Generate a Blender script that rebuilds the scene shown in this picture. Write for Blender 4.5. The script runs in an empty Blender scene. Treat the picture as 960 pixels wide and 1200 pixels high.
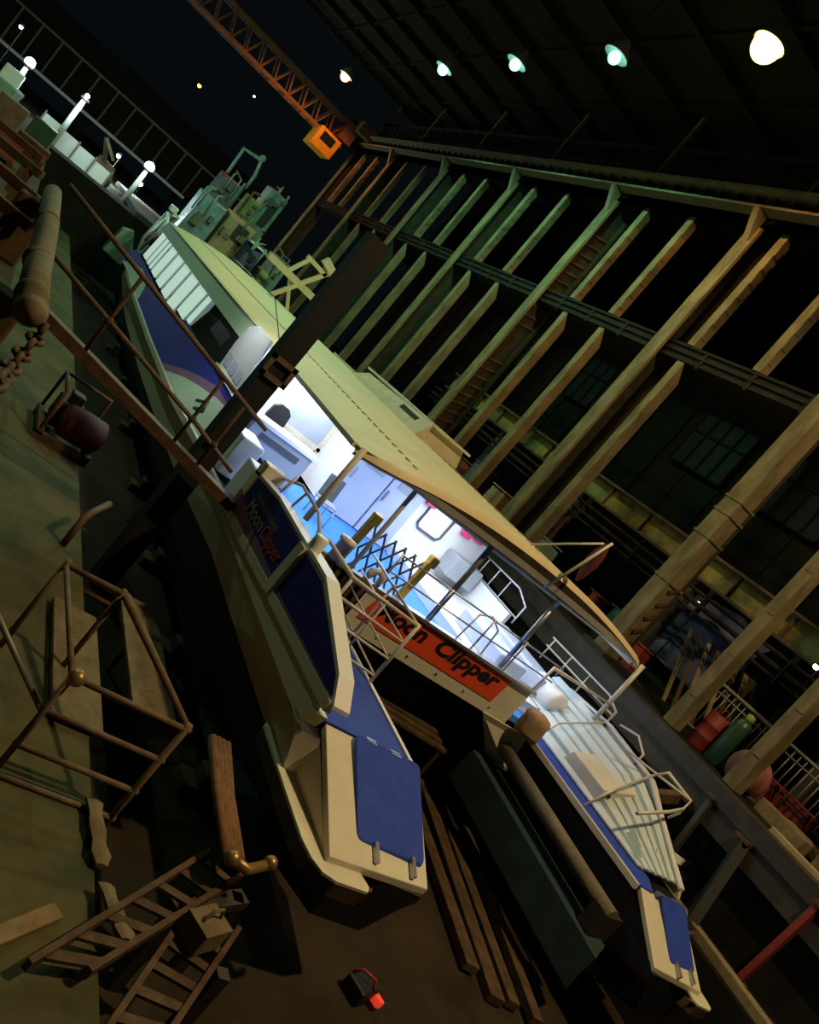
import bpy, math, random
from mathutils import Vector, Matrix
random.seed(7)
Z0 = 5.5                      # dock floor is world zero; numbers below are measured from eye height
COL = bpy.context.scene.collection
V = Vector

# ------------------------------------------------------------------ materials
def mat(name, col, rough=0.6, metal=0.0, var=0.25, scale=3.0, bump=0.0, emit=None, es=0.0, alt=None, stretch=(1, 1, 1), spec=None):
    m = bpy.data.materials.new(name); m.use_nodes = True
    nt = m.node_tree; b = nt.nodes['Principled BSDF']
    b.inputs['Roughness'].default_value = rough
    b.inputs['Metallic'].default_value = metal
    if spec is not None: b.inputs['Specular IOR Level'].default_value = spec
    c = (*col, 1)
    if var > 0 or alt:
        tc = nt.nodes.new('ShaderNodeTexCoord'); mp = nt.nodes.new('ShaderNodeMapping')
        mp.inputs['Scale'].default_value = stretch
        nz = nt.nodes.new('ShaderNodeTexNoise'); nz.inputs['Scale'].default_value = scale
        nz.inputs['Detail'].default_value = 8; nz.inputs['Roughness'].default_value = 0.65
        rp = nt.nodes.new('ShaderNodeValToRGB')
        a = alt if alt else tuple(x * (1 - var) for x in col)
        rp.color_ramp.elements[0].position = 0.38; rp.color_ramp.elements[1].position = 0.62
        rp.color_ramp.elements[0].color = (*a, 1); rp.color_ramp.elements[1].color = c
        nt.links.new(tc.outputs['Object'], mp.inputs['Vector']); nt.links.new(mp.outputs['Vector'], nz.inputs['Vector'])
        nt.links.new(nz.outputs['Fac'], rp.inputs['Fac']); nt.links.new(rp.outputs['Color'], b.inputs['Base Color'])
        if bump:
            bp = nt.nodes.new('ShaderNodeBump'); bp.inputs['Strength'].default_value = bump; bp.inputs['Distance'].default_value = 0.03
            nt.links.new(nz.outputs['Fac'], bp.inputs['Height']); nt.links.new(bp.outputs['Normal'], b.inputs['Normal'])
    else:
        b.inputs['Base Color'].default_value = c
    if emit:
        b.inputs['Emission Color'].default_value = (*emit, 1); b.inputs['Emission Strength'].default_value = es
    return m

M = dict(
    cream=mat('cream_paint', (.72, .68, .52), .45, var=.10, scale=2),
    roof=mat('roof_paint', (.76, .63, .39), .55, var=.12, scale=1.2),
    white=mat('white_paint', (.82, .84, .85), .4, var=.05, scale=2),
    greydoor=mat('pale_grey_door', (.52, .58, .70), .45, var=.06, scale=2),
    greybox=mat('grey_laminate', (.36, .40, .44), .5, var=.1),
    darkgrey=mat('dark_grey', (.09, .10, .11), .5, var=.2),
    bluedeck=mat('blue_deck', (.032, .075, .46), .7, var=.18, scale=5, spec=.2),
    brightdeck=mat('light_blue_deck', (.06, .26, .80), .6, var=.08, spec=.2),
    navy=mat('navy_livery', (.030, .034, .28), .7, var=.12, spec=.12),
    teal=mat('green_livery_and_lamplight', (.52, .66, .48), .7, var=.08, spec=.2),  # green swooshes; on the cream side fascia it stands for green lamplight
    purple=mat('purple_livery', (.24, .13, .22), .7, var=.1, spec=.2),
    textteal=mat('teal_lettering', (.05, .16, .15), .5, var=0),
    hullblack=mat('black_hull', (.010, .011, .016), .5, var=.3),
    antifoul=mat('green_antifouling', (.030, .062, .055), .75, var=.4, scale=1.5, spec=.2),
    redline=mat('red_boot_stripe', (.22, .03, .035), .6, var=.2),
    orange=mat('orange_banner', (.86, .085, .022), .5, var=.06),
    redtext=mat('red_lettering', (.50, .06, .03), .5, var=0),
    greytext=mat('grey_lettering', (.22, .25, .27), .5, var=0),
    palettext=mat('pale_lettering', (.36, .42, .33), .5, var=0),
    black=mat('black', (.008, .008, .008), .5, var=0),
    steel=mat('brushed_steel', (.45, .46, .48), .35, .8, var=.1),
    tube=mat('cream_tube', (.66, .63, .52), .4, .1, var=.12),
    glassdark=mat('dark_glass', (.012, .02, .018), .08, var=0),
    litpane=mat('lit_pane', (.7, .8, .74), .4, var=.0, emit=(.62, .86, .74), es=.62),
    yellow=mat('yellow_plastic', (.62, .34, .02), .5, var=.15),
    red=mat('red_paint', (.45, .03, .03), .5, var=.2),
    mag=mat('magenta_strap', (.65, .05, .16), .5, var=.1),
    wood=mat('weathered_timber', (.12, .075, .036), .85, var=.5, scale=3, bump=.3, stretch=(1, 1, .25), spec=.2),
    paletimber=mat('pale_timber', (.27, .20, .10), .8, var=.35, scale=4, bump=.2, spec=.2),
    creamtimber=mat('cream_timber', (.64, .58, .38), .7, var=.15),
    post=mat('ochre_post', (.24, .185, .095), .85, var=.5, scale=2.2, bump=.3, stretch=(1, 1, .35), spec=.2),
    rust=mat('rusty_steel', (.12, .062, .03), .8, .2, var=.5, scale=5, bump=.3),
    rustpipe=mat('rusty_pipe', (.19, .125, .068), .75, .2, var=.4, scale=6),
    darksteel=mat('dark_steel', (.055, .045, .035), .6, .3, var=.4),
    blackpost=mat('black_steel', (.006, .006, .007), .7, var=.3),
    cranesteel=mat('crane_steel', (.20, .10, .04), .7, .1, var=.4),
    craneyellow=mat('crane_yellow', (.75, .36, .02), .5, var=.15),
    runway=mat('runway_steel', (.22, .17, .10), .7, .1, var=.3),
    beamyellow=mat('yellow_beam', (.24, .18, .025), .7, var=.6, scale=1.6),
    dockfloor=mat('dock_floor', (.042, .030, .014), .85, var=.5, scale=.7, bump=.4, alt=(.020, .016, .009), spec=.15),
    wetfloor=mat('algae_concrete', (.105, .092, .042), .85, scale=.9, bump=.4, alt=(.050, .056, .026), spec=.15),
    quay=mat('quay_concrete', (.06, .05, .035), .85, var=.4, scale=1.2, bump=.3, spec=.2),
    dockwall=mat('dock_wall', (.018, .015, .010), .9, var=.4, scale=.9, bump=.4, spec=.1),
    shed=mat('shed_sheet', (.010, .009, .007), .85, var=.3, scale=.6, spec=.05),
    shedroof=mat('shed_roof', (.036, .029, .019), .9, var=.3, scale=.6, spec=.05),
    greywin=mat('dirty_pane', (.010, .011, .010), .6, var=.3, spec=.1),
    drumred=mat('drum_red', (.26, .028, .018), .6, var=.3),
    gasgreen=mat('cylinder_green', (.02, .07, .04), .4, var=.2),
    tarp=mat('blue_tarp', (.085, .095, .20), .6, var=.3, scale=2.5, bump=.5),
    palebluetarp=mat('pale_blue_sheet', (.20, .34, .36), .4, var=.35, scale=3, bump=.4),
    ochre=mat('tan_board', (.38, .28, .14), .7, var=.25),
    lime=mat('lime_bag', (.26, .32, .08), .7, var=.3),
    mint=mat('mint_paint', (.24, .36, .27), .7, var=.35, scale=1.5),
    webdark=mat('brown_and_web_shade', (.050, .040, .022), .8, var=.4, scale=3, spec=.2),  # darker post colour; on the column sides it stands for shade
    polegrey=mat('pole_grey', (.20, .18, .12), .8, var=.3, scale=3, bump=.2, spec=.2),
    galdark=mat('gallery_boards', (.028, .022, .014), .85, var=.5, scale=4, spec=.1),
    alu=mat('lamp_bowl', (.8, .8, .8), .4, .3, var=0),
    pumpred=mat('pump_red', (.10, .012, .014), .7, var=.4),
    seam=mat('roof_seam', (.50, .41, .25), .7, var=.2),
    boardgrey=mat('staging_board_wood', (.20, .155, .09), .85, var=.35, scale=5, bump=.2, spec=.2),
    rampwhite=mat('ramp_paint', (.66, .76, .78), .5, var=.12, scale=2, spec=.3),
    rampteal=mat('ramp_groove', (.30, .42, .46), .6, var=.15, spec=.2),
    fence=mat('galvanised_fence', (.22, .20, .16), .5, .4, var=.2),
    hoard=mat('white_hoarding', (.75, .72, .66), .6, var=.12, scale=.7),
    gravel=mat('rough_ground', (.05, .05, .03), .9, var=.5, scale=2, bump=.5),
    pink=mat('pink_crate', (.26, .085, .06), .7, var=.25),
    skin=mat('brass', (.42, .28, .11), .4, .6, var=.3),
    rope=mat('brown_rope', (.28, .14, .06), .9, var=.4, scale=12, bump=.5, stretch=(1, 1, .1)),
    bag=mat('tan_canvas', (.45, .30, .16), .85, var=.25, scale=6, bump=.4),
    sod=mat('sodium_globe', (1, .6, .2), .4, var=0, emit=(1, .66, .22), es=4.6),
    sodred=mat('far_sodium_globe', (1, .5, .2), .4, var=0, emit=(1, .46, .18), es=5),
    merc=mat('mercury_globe', (.4, 1, .8), .4, var=0, emit=(.30, 1, .72), es=3.2),
    cool=mat('cool_globe', (.8, 1, 1), .4, var=0, emit=(.66, .96, 1), es=6),
    warmw=mat('white_globe', (1, 1, .9), .4, var=0, emit=(1, .97, .85), es=9),
    ambr=mat('amber_globe', (1, .7, .2), .4, var=0, emit=(1, .6, .1), es=3),
    redled=mat('red_led', (1, .1, .05), .4, var=0, emit=(1, .06, .03), es=.45),
    fluoro=mat('fluorescent_tube', (1, 1, 1), .4, var=0, emit=(.92, .97, 1), es=14),
)
# ------------------------------------------------------------------ mesh builder
class MB:
    def __init__(s): s.v = []; s.f = []; s.mi = 0; s.m = []; s.sm = []; s.smooth = False
    def poly(s, vs, fs):
        o = len(s.v); s.v += [tuple(x) for x in vs]
        for f in fs: s.f.append([o + i for i in f]); s.m.append(s.mi); s.sm.append(s.smooth)
        return s
    def hexa(s, p):          # p: 4 bottom ccw, 4 top
        return s.poly(p, [(3, 2, 1, 0), (4, 5, 6, 7), (0, 1, 5, 4), (1, 2, 6, 5), (2, 3, 7, 6), (3, 0, 4, 7)])
    def box(s, x0, x1, y0, y1, z0, z1):
        x0, x1 = sorted((x0, x1)); y0, y1 = sorted((y0, y1)); z0, z1 = sorted((z0, z1))
        return s.hexa([(x0, y0, z0), (x1, y0, z0), (x1, y1, z0), (x0, y1, z0), (x0, y0, z1), (x1, y0, z1), (x1, y1, z1), (x0, y1, z1)])
    def cbox(s, c, d, rot=(0, 0, 0)):
        from mathutils import Euler
        R = Euler(rot).to_matrix(); c = V(c); h = V(d) / 2
        P = [c + R @ V((sx * h.x, sy * h.y, sz * h.z)) for sz in (-1, 1) for sx, sy in ((-1, -1), (1, -1), (1, 1), (-1, 1))]
        return s.hexa(P)
    def bar(s, p, q, w, h, up=(0, 0, 1)):
        p = V(p); q = V(q); d = (q - p).normalized(); u = V(up)
        if abs(d.dot(u)) > .95: u = V((0, 1, 0))
        r = d.cross(u).normalized(); u = r.cross(d).normalized(); r = r * w / 2; u = u * h / 2
        return s.hexa([p - r - u, p + r - u, q + r - u, q - r - u, p - r + u, p + r + u, q + r + u, q - r + u])
    def tube(s, pts, r, n=8, r2=None):
        pts = [V(p) for p in pts]; k = len(pts); rings = []
        ref = None; sm = s.smooth; s.smooth = True
        for i in range(k):
            d = (pts[min(i + 1, k - 1)] - pts[max(i - 1, 0)]).normalized()
            if ref is None: ref = V((0, 0, 1)) if abs(d.z) < .9 else V((1, 0, 0))
            a = ref - d * ref.dot(d); a.normalize(); b = d.cross(a); ref = a
            rr = r if r2 is None else r + (r2 - r) * i / max(1, k - 1)
            if 0 < i < k - 1:
                d1 = (pts[i] - pts[i - 1]).normalized(); c = max(.5, d.dot(d1)); rr = rr / c
            rings.append([pts[i] + (a * math.cos(2 * math.pi * j / n) + b * math.sin(2 * math.pi * j / n)) * rr for j in range(n)])
        vs = [p for R in rings for p in R]; fs = []
        for i in range(k - 1):
            for j in range(n):
                fs.append((i * n + j, i * n + (j + 1) % n, (i + 1) * n + (j + 1) % n, (i + 1) * n + j))
        s.poly(vs, fs); s.smooth = False
        o = len(s.v) - len(vs)
        s.f.append([o + j for j in reversed(range(n))]); s.m.append(s.mi); s.sm.append(False)
        s.f.append([o + (k - 1) * n + j for j in range(n)]); s.m.append(s.mi); s.sm.append(False)
        s.smooth = sm
        return s
    def prism(s, P, vec):
        P = [V(p) for p in P]; vec = V(vec); n = len(P); Q = [p + vec for p in P]
        return s.poly(P + Q, [tuple(reversed(range(n))), tuple(range(n, 2 * n))] + [(i, (i + 1) % n, n + (i + 1) % n, n + i) for i in range(n)])
    def loft(s, secs, mis=None, cap=True, closed=True):
        n = len(secs[0]); o0 = s.mi
        for i in range(len(secs) - 1):
            for j in range(n if closed else n - 1):
                if mis: s.mi = mis[j]
                s.poly([secs[i][j], secs[i][(j + 1) % n], secs[i + 1][(j + 1) % n], secs[i + 1][j]], [(0, 1, 2, 3)])
        s.mi = o0
        if cap and closed:
            s.poly(secs[0], [tuple(reversed(range(n)))]); s.poly(secs[-1], [tuple(range(n))])
        return s
    def lathe(s, c, prof, axis=(0, 0, 1), n=16):
        c = V(c); ax = V(axis).normalized(); a = ax.orthogonal().normalized(); b = ax.cross(a)
        sm = s.smooth; s.smooth = True; rings = []
        for r, h in prof: rings += [c + ax * h + (a * math.cos(2 * math.pi * j / n) + b * math.sin(2 * math.pi * j / n)) * max(r, 1e-4) for j in range(n)]
        k = len(prof)
        s.poly(rings, [(i * n + j, i * n + (j + 1) % n, (i + 1) * n + (j + 1) % n, (i + 1) * n + j) for i in range(k - 1) for j in range(n)] +
               [tuple(reversed(range(n))), tuple(range((k - 1) * n, k * n))]); s.smooth = sm
        return s
    def sphere(s, c, r, n=20):
        return s.lathe(c, [(r * math.sin(math.pi * i / 14), -r * math.cos(math.pi * i / 14)) for i in range(15)], n=n)

def link(o):
    COL.objects.link(o); return o
def thing(name, label, cat, loc, group=None, kind=None):
    o = link(bpy.data.objects.new(name, None)); o.location = V(loc) + V((0, 0, Z0)); o['org'] = list(loc)
    if label: o['label'] = label
    if cat: o['category'] = cat
    if group: o['group'] = group
    if kind: o['kind'] = kind
    o.empty_display_size = .2
    return o
def mesh(name, mb, m, org, bev=0):
    me = bpy.data.meshes.new(name)
    O = V(org); me.from_pydata([V(v) - O for v in mb.v], [], mb.f); me.update()
    for mm in (m if isinstance(m, (list, tuple)) else [m]): me.materials.append(M[mm] if isinstance(mm, str) else mm)
    me.polygons.foreach_set('material_index', mb.m); me.polygons.foreach_set('use_smooth', mb.sm); me.update()
    o = link(bpy.data.objects.new(name, me))
    if bev:
        md = o.modifiers.new('bevel', 'BEVEL'); md.width = bev; md.segments = 2; md.limit_method = 'ANGLE'
    return o
def org_of(o):
    while o.parent: o = o.parent
    return o['org']
def part(par, name, mb, m, label=None, bev=0):
    o = mesh(name, mb, m, org_of(par), bev); o.parent = par
    if label: o['label'] = label
    return o
def solo(name, mb, m, label, cat, group=None, bev=0, kind=None):
    xs = [v[0] for v in mb.v]; ys = [v[1] for v in mb.v]; zs = [v[2] for v in mb.v]
    org = ((min(xs) + max(xs)) / 2, (min(ys) + max(ys)) / 2, min(zs))
    o = mesh(name, mb, m, org, bev); o.location = V(org) + V((0, 0, Z0)); o['org'] = list(org)
    if label: o['label'] = label
    if cat: o['category'] = cat
    if group: o['group'] = group
    if kind: o['kind'] = kind
    return o
def struct(name, mb, m): return solo(name, mb, m, None, None, kind='structure')
def text_mb(txt, size, origin, xdir, ydir, depth=.006, fat=.0, shear=0.0, width=None):
    c = bpy.data.curves.new('t', 'FONT'); c.body = txt; c.size = size; c.offset = fat; c.extrude = depth / 2; c.shear = shear; c.resolution_u = 3
    o = link(bpy.data.objects.new('t', c)); dg = bpy.context.evaluated_depsgraph_get(); me = o.evaluated_get(dg).to_mesh()
    xs = [v.co.x for v in me.vertices]; x0, x1 = min(xs), max(xs); k = 1 if width is None else width / (x1 - x0)
    X = V(xdir).normalized(); Y = V(ydir).normalized(); Zd = X.cross(Y); O = V(origin); mb = MB()
    mb.poly([O + X * (v.co.x - x0) * k + Y * v.co.y + Zd * v.co.z for v in me.vertices], [tuple(p.vertices) for p in me.polygons])
    o.evaluated_get(dg).to_mesh_clear(); bpy.data.objects.remove(o); bpy.data.curves.remove(c)
    return mb
ORD = ['nearest', 'second', 'third', 'fourth', 'fifth', 'sixth', 'seventh', 'eighth', 'ninth', 'tenth', 'eleventh', 'twelfth', 'thirteenth', 'fourteenth', 'fifteenth', 'sixteenth', 'seventeenth']

FZ = -5.5      # dock floor
QZ = -1.75     # quay level
# ================================================================== SETTING
struct('floor', MB().box(.6, 15.2, -6, 43, FZ - .3, FZ), 'dockfloor')
struct('floor_ledge', MB().box(.6, 3.4, -6, 43, FZ, -4.6), 'wetfloor')
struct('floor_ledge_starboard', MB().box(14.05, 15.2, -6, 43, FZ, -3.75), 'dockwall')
mb = MB().box(-8, .6, -6, 46, FZ - .3, QZ); struct('wall_port', mb, ['quay'])
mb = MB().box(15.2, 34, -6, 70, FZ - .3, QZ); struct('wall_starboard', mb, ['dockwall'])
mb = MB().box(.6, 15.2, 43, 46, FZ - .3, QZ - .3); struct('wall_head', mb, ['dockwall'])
struct('floor_ground', MB().box(-60, 60, 46, 150, -2.8, -2.3), 'gravel')
mb = MB().box(14.9, 15.35, -4, 60, -2.05, -1.72).box(14.95, 15.2, -4, 60, -2.5, -2.05)
struct('trim_quay_edge', mb, 'darksteel')
# shed roof with purlins and ribs
mb = MB().box(-9, 26, -8, 64, 15.0, 15.2)
for y in range(-6, 64, 4): mb.box(-9, 26, y, y + .25, 14.6, 15.0)
for x in range(-8, 26, 3): mb.box(x, x + .15, -8, 64, 14.8, 15.0)
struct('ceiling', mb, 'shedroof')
# far starboard wall with sheeting and a row of dirty windows
mb = MB().box(25, 25.3, -6, 64, QZ, 15)
for y in range(-6, 64, 2): mb.box(24.9, 25, y, y + .12, QZ, 15)
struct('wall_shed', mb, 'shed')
k = 0
for y in (9, 14, 19, 24, 33, 41):
    k += 1
    mb = MB().box(24.78, 24.9, y, y + 3.2, 5.0, 8.0)
    mb.mi = 1
    for i in range(5): mb.box(24.7, 24.8, y + .78 * i, y + .78 * i + .07, 5.0, 8.0)
    for z in (5.0, 6.5, 7.94): mb.box(24.7, 24.8, y, y + 3.2, z, z + .07)
    struct('window_%d' % k, mb, ['greywin', 'shed'])

# ================================================================== SHED FRAME, starboard side
mains = [6.2, 14.6, 21.0, 28.6, 36.7, 45.0, 53.6, 61.8]
ci = 0
for i, y in enumerate(mains):
    t = thing('shed_column', 'broad riveted main column of the shed, %s from the near end of the quay' % ORD[i], 'column', (16.2, y, QZ), 'main columns of the shed')
    dp = 16.25 if i == 1 else 16.65; wy = .24 if i == 1 else .05
    mb = MB().box(15.79, dp, y - wy, y + wy, QZ, 10.6)                      # web
    if i == 1:
        for z in (.6, 2.0, 2.7, 3.1): mb.box(15.68, dp + .04, y - .29, y + .29, z, z + .06)
    part(t, 'front_flange', MB().box(15.7, 15.8, y - .26, y + .26, QZ, 10.6), 'post')
    part(t, 'web', mb, 'post' if i == 1 else 'webdark')  # web's shade is put into its colour; the front flange stays lighter
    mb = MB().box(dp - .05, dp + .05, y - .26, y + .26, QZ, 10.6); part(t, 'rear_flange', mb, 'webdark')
    mb = MB()
    for z in [QZ + .5 + .42 * q for q in range(28) if (i == 3 and q % 14 < 11) or (i == 1 and q < 5)]:
        mb.bar((15.9, y - wy - .04, z), (dp - .1, y - wy - .04, z + .2), .05, .08)
    if mb.v: part(t, 'lacing', mb, 'rust')
    part(t, 'base_plate', MB().box(15.5, 16.9, y - .45, y + .45, QZ, QZ + .12), 'darksteel')
    part(t, 'bracket', MB().prism([(15.7, y - .12, 10.6), (15.2, y - .12, 10.6), (15.7, y - .12, 9.7)], (0, .24, 0)), 'runway')
    # short roof stanchion above the runway
    part(t, 'roof_stanchion', MB().box(16.3, 16.45, y - .1, y + .1, 11.3, 14.6), 'post')
low = [7.6, 9.9, 11.9, 19.75, 24.0, 26.4, 32.0, 34.8, 40.2, 43.0, 48.3, 51.3]
for i, y in enumerate(low):
    ht = 5.45 if y > 18 else 4.9
    mb = MB(); w = .16
    mb.hexa([(15.9, y - w, QZ), (16.25, y - w, QZ), (16.25, y + w, QZ), (15.9, y + w, QZ), (15.9, y - w, ht + .3), (16.25, y - w, ht - .25), (16.25, y + w, ht - .25), (15.9, y + w, ht + .3)])
    for q in range(5):
        z = QZ + .8 + q * 1.2
        mb.box(15.885, 15.9, y - w * .9, y + w * .3, z, z + .5)
    solo('timber_post', mb, 'post', 'slim ochre post under the gallery, %s from the near end' % ORD[i], 'post', 'slim posts under the gallery', bev=.015)
up = [17.2, 19.95, 24.2, 26.75, 32.3, 35.2, 40.15, 42.9, 48.5, 51.6, 57.2, 60.0]
for i, y in enumerate(up):
    w = .15; mb = MB()
    mb.hexa([(15.9, y - w, 6.3), (16.2, y - w, 6.3), (16.2, y + w, 6.3), (15.9, y + w, 6.3), (15.9, y - w, 10.35), (16.2, y - w, 10.05), (16.2, y + w, 10.05), (15.9, y + w, 10.35)])
    for q in range(7):
        z = 6.6 + q * .5
        mb.box(15.9, 16.12, y - w - .03, y - w, z, z + .28)
    solo('timber_post', mb, 'post', 'slim ochre post standing on the gallery, %s from the near end' % ORD[i], 'post', 'slim posts above the gallery', bev=.012)
# gallery between tiers
t = thing('gallery', 'dark timber gallery running between the two tiers of slim posts', 'gallery', (17.5, 30, 5.5))
mb = MB().box(16.35, 19.2, 0, 62, 5.75, 5.95).box(15.93, 16.5, 0, 62, 5.76, 6.3); part(t, 'deck', mb, 'galdark')
mb = MB()
for y in range(1, 62, 2): mb.box(15.88, 15.94, y, y + .12, 5.7, 6.28)
for z in (5.76, 5.98, 6.2): mb.box(15.87, 15.93, 0, 62, z, z + .05)
part(t, 'edge_boards', mb, 'galdark')
mb = MB()
for y in range(1, 62, 3): mb.tube([(19.1, y, 5.95), (19.1, y, 7.0)], .03, 6)
for z in (6.5, 7.0): mb.tube([(19.1, 0, z), (19.1, 62, z)], .03, 6)
part(t, 'railing', mb, 'galdark')
# crane runway
t = thing('crane_runway', 'long ribbed crane runway girder carried on the main columns', 'girder', (15.9, 32, 10.6))
mb = MB().box(15.2, 16.5, -2, 63, 11.15, 11.25).box(15.75, 15.9, -2, 63, 10.6, 11.15)
mb.hexa([(15.25, -2, 10.6), (16.2, -2, 10.6), (16.2, 63, 10.6), (15.25, 63, 10.6), (15.25, -2, 10.68), (16.2, -2, 10.68), (16.2, 63, 10.68), (15.25, 63, 10.68)])
mb.mi = 1
for q in range(80): mb.box(15.5, 15.75, -1.5 + q * .8, -1.45 + q * .8, 10.68, 11.15)
part(t, 'girder', mb, ['runway', 'darksteel'])
mb = MB()
for a, b in zip(mains[1:-1], mains[2:]):
    P = [(15.7, a + (b - a) * q / 8, 10.6 - .30 * math.sin(math.pi * q / 8) ** .6 * -1 - .36 * (abs(q - 4) / 4) ** 2) for q in range(9)]
    mb.prism(P + [(15.7, b, 10.62), (15.7, a, 10.62)], (.1, 0, 0))
part(t, 'haunch_plates', mb, 'shed')
part(t, 'rail', MB().box(15.75, 15.85, -2, 63, 11.25, 11.37), 'darksteel')
# lattice truss under eaves
t = thing('eaves_truss', 'dark lattice truss above the crane runway along the eaves', 'truss', (17.0, 32, 12.2))
part(t, 'chords', MB().box(16.32, 16.45, -2, 63, 12.2, 12.32).box(16.32, 16.45, -2, 63, 13.1, 13.22), 'darksteel')
mb = MB()
for q in range(64):
    y = -2 + q; mb.bar((16.38, y, 12.3), (16.38, y + .5, 13.1), .06, .06); mb.bar((16.38, y + .5, 13.1), (16.38, y + 1, 12.3), .06, .06)
part(t, 'lattice', mb, 'darksteel')
# overhead travelling crane at the far end
t = thing('travelling_crane', 'rust brown lattice bridge crane spanning the far end of the shed', 'crane', (7, 61.5, 9))
mb = MB()
for yy in (60.8, 62.0):
    mb.box(-9, 14.6, yy, yy + .18, 9.4, 9.62).box(-9, 14.6, yy, yy + .18, 11.0, 11.2)
part(t, 'chords', mb, 'cranesteel')
mb = MB()
for q in range(20):
    x = -9 + q * 1.18
    for yy in (60.9, 62.1):
        mb.bar((x, yy, 9.5), (x + .59, yy, 11.1), .1, .1); mb.bar((x + .59, yy, 11.1), (x + 1.18, yy, 9.5), .1, .1)
    mb.bar((x, 60.9, 9.5), (x + 1.18, 62.1, 9.5), .08, .08)
part(t, 'lattice', mb, 'cranesteel')
mb = MB().box(14.4, 15.6, 59.2, 63.4, 10.9, 11.7).box(13.9, 14.8, 60.2, 62.6, 9.9, 11.2); part(t, 'end_carriage', mb, 'cranesteel')
mb = MB().box(12.6, 14.3, 60.0, 62.2, 8.3, 9.7); part(t, 'cab', mb, 'craneyellow', 'orange-yellow operator cab', bev=.06)
mb = MB().box(12.9, 13.9, 59.97, 60.0, 8.9, 9.5); part(t, 'cab_window', mb, 'glassdark')
# yellow longitudinal beam, service rails
t = thing('yellow_beam', 'mottled yellow steel beam running behind the quayside columns', 'beam', (18.5, 18, 1.3))
part(t, 'web', MB().box(18.4, 18.6, 2, 34, 1.35, 2.0), 'beamyellow')
part(t, 'flanges', MB().box(18.2, 18.8, 2, 34, 2.0, 2.08).box(18.2, 18.8, 2, 34, 1.28, 1.36), 'rust')
mb = MB()
for y in range(3, 34, 2): mb.box(18.3, 18.4, y, y + .06, 1.36, 2.0)
part(t, 'stiffeners', mb, 'rust')
mb = MB()
for y in range(4, 34, 6): mb.box(18.35, 18.65, y, y + .3, QZ, 1.28)
part(t, 'legs', mb, 'darksteel')
t = thing('pipe_rack', 'grey service pipes hung below the yellow beam', 'pipes', (17.9, 18, .4))
mb = MB()
for z, r in ((1.0, .05), (.72, .07), (.5, .04)): mb.tube([(17.9, 2, z), (17.9, 34, z)], r, 8)
mb.mi = 1
for y in range(3, 34, 3): mb.box(17.82, 18.0, y, y + .05, .4, 1.26)
part(t, 'pipes', mb, ['galdark', 'galdark'])

# ================================================================== OVERHEAD LAMPS
def bay_lamp(x, y, z, globe, label, power, col, r=.22, spread=165, vis=True):
    t = thing('bay_lamp', label, 'lamp', (x, y, z), 'lamps under the shed roof')
    part(t, 'lamp_shade', MB().lathe((x, y, z), [(.12, .62), (.16, .5), (.34, .30), (.42, .12), (.45, .06), (.43, .06), (.30, .3), (.1, .45)], n=20), 'alu')
    part(t, 'globe', MB().sphere((x, y, z - .02), r), globe)
    part(t, 'stem', MB().tube([(x, y, z + .6), (x, y, 14.7)], .03, 6), 'darksteel')
    l = bpy.data.lights.new('bay_lamp_light', 'SPOT'); l.energy = power; l.color = col; l.spot_size = math.radians(spread); l.spot_blend = .25; l.shadow_soft_size = .25
    o = link(bpy.data.objects.new('bay_lamp_light', l)); o.parent = t; o.location = (0, 0, -.3)
    return t
SOD = (1, .62, .24); MER = (.34, 1, .62); ORA = (1, .34, .12); STERN = (1, .72, .38)
bay_lamp(11, 19.2, 12, 'sod', 'large glaring sodium lamp, nearest to the viewer and brightest of the row', 5200, (1, .58, .20), .38)
bay_lamp(11, 26.0, 12, 'merc', 'green mercury lamp next to the glaring sodium lamp', 1700, MER, .20)
bay_lamp(11, 32.9, 12, 'merc', 'green mercury lamp in the middle of the roof row', 1700, MER, .22)
bay_lamp(11, 40.2, 12, 'merc', 'green mercury lamp beside the small orange one', 1700, MER, .24)
bay_lamp(11, 56.0, 12, 'sodred', 'small orange lamp at the far end of the roof row', 2300, ORA, .30)
# lamps of the same installation that hang outside the picture
bay_lamp(9.5, 3.0, 12.5, 'sod', 'sodium lamp over the dock entrance behind the ferry stern', 9000, STERN, .3)
bay_lamp(-2.5, 15.0, 13, 'sod', 'sodium lamp over the port quay', 420, STERN, .3)
bay_lamp(-3, 27, 13, 'merc', 'mercury lamp over the port quay', 2600, (.55, 1, .62), .24)

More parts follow.
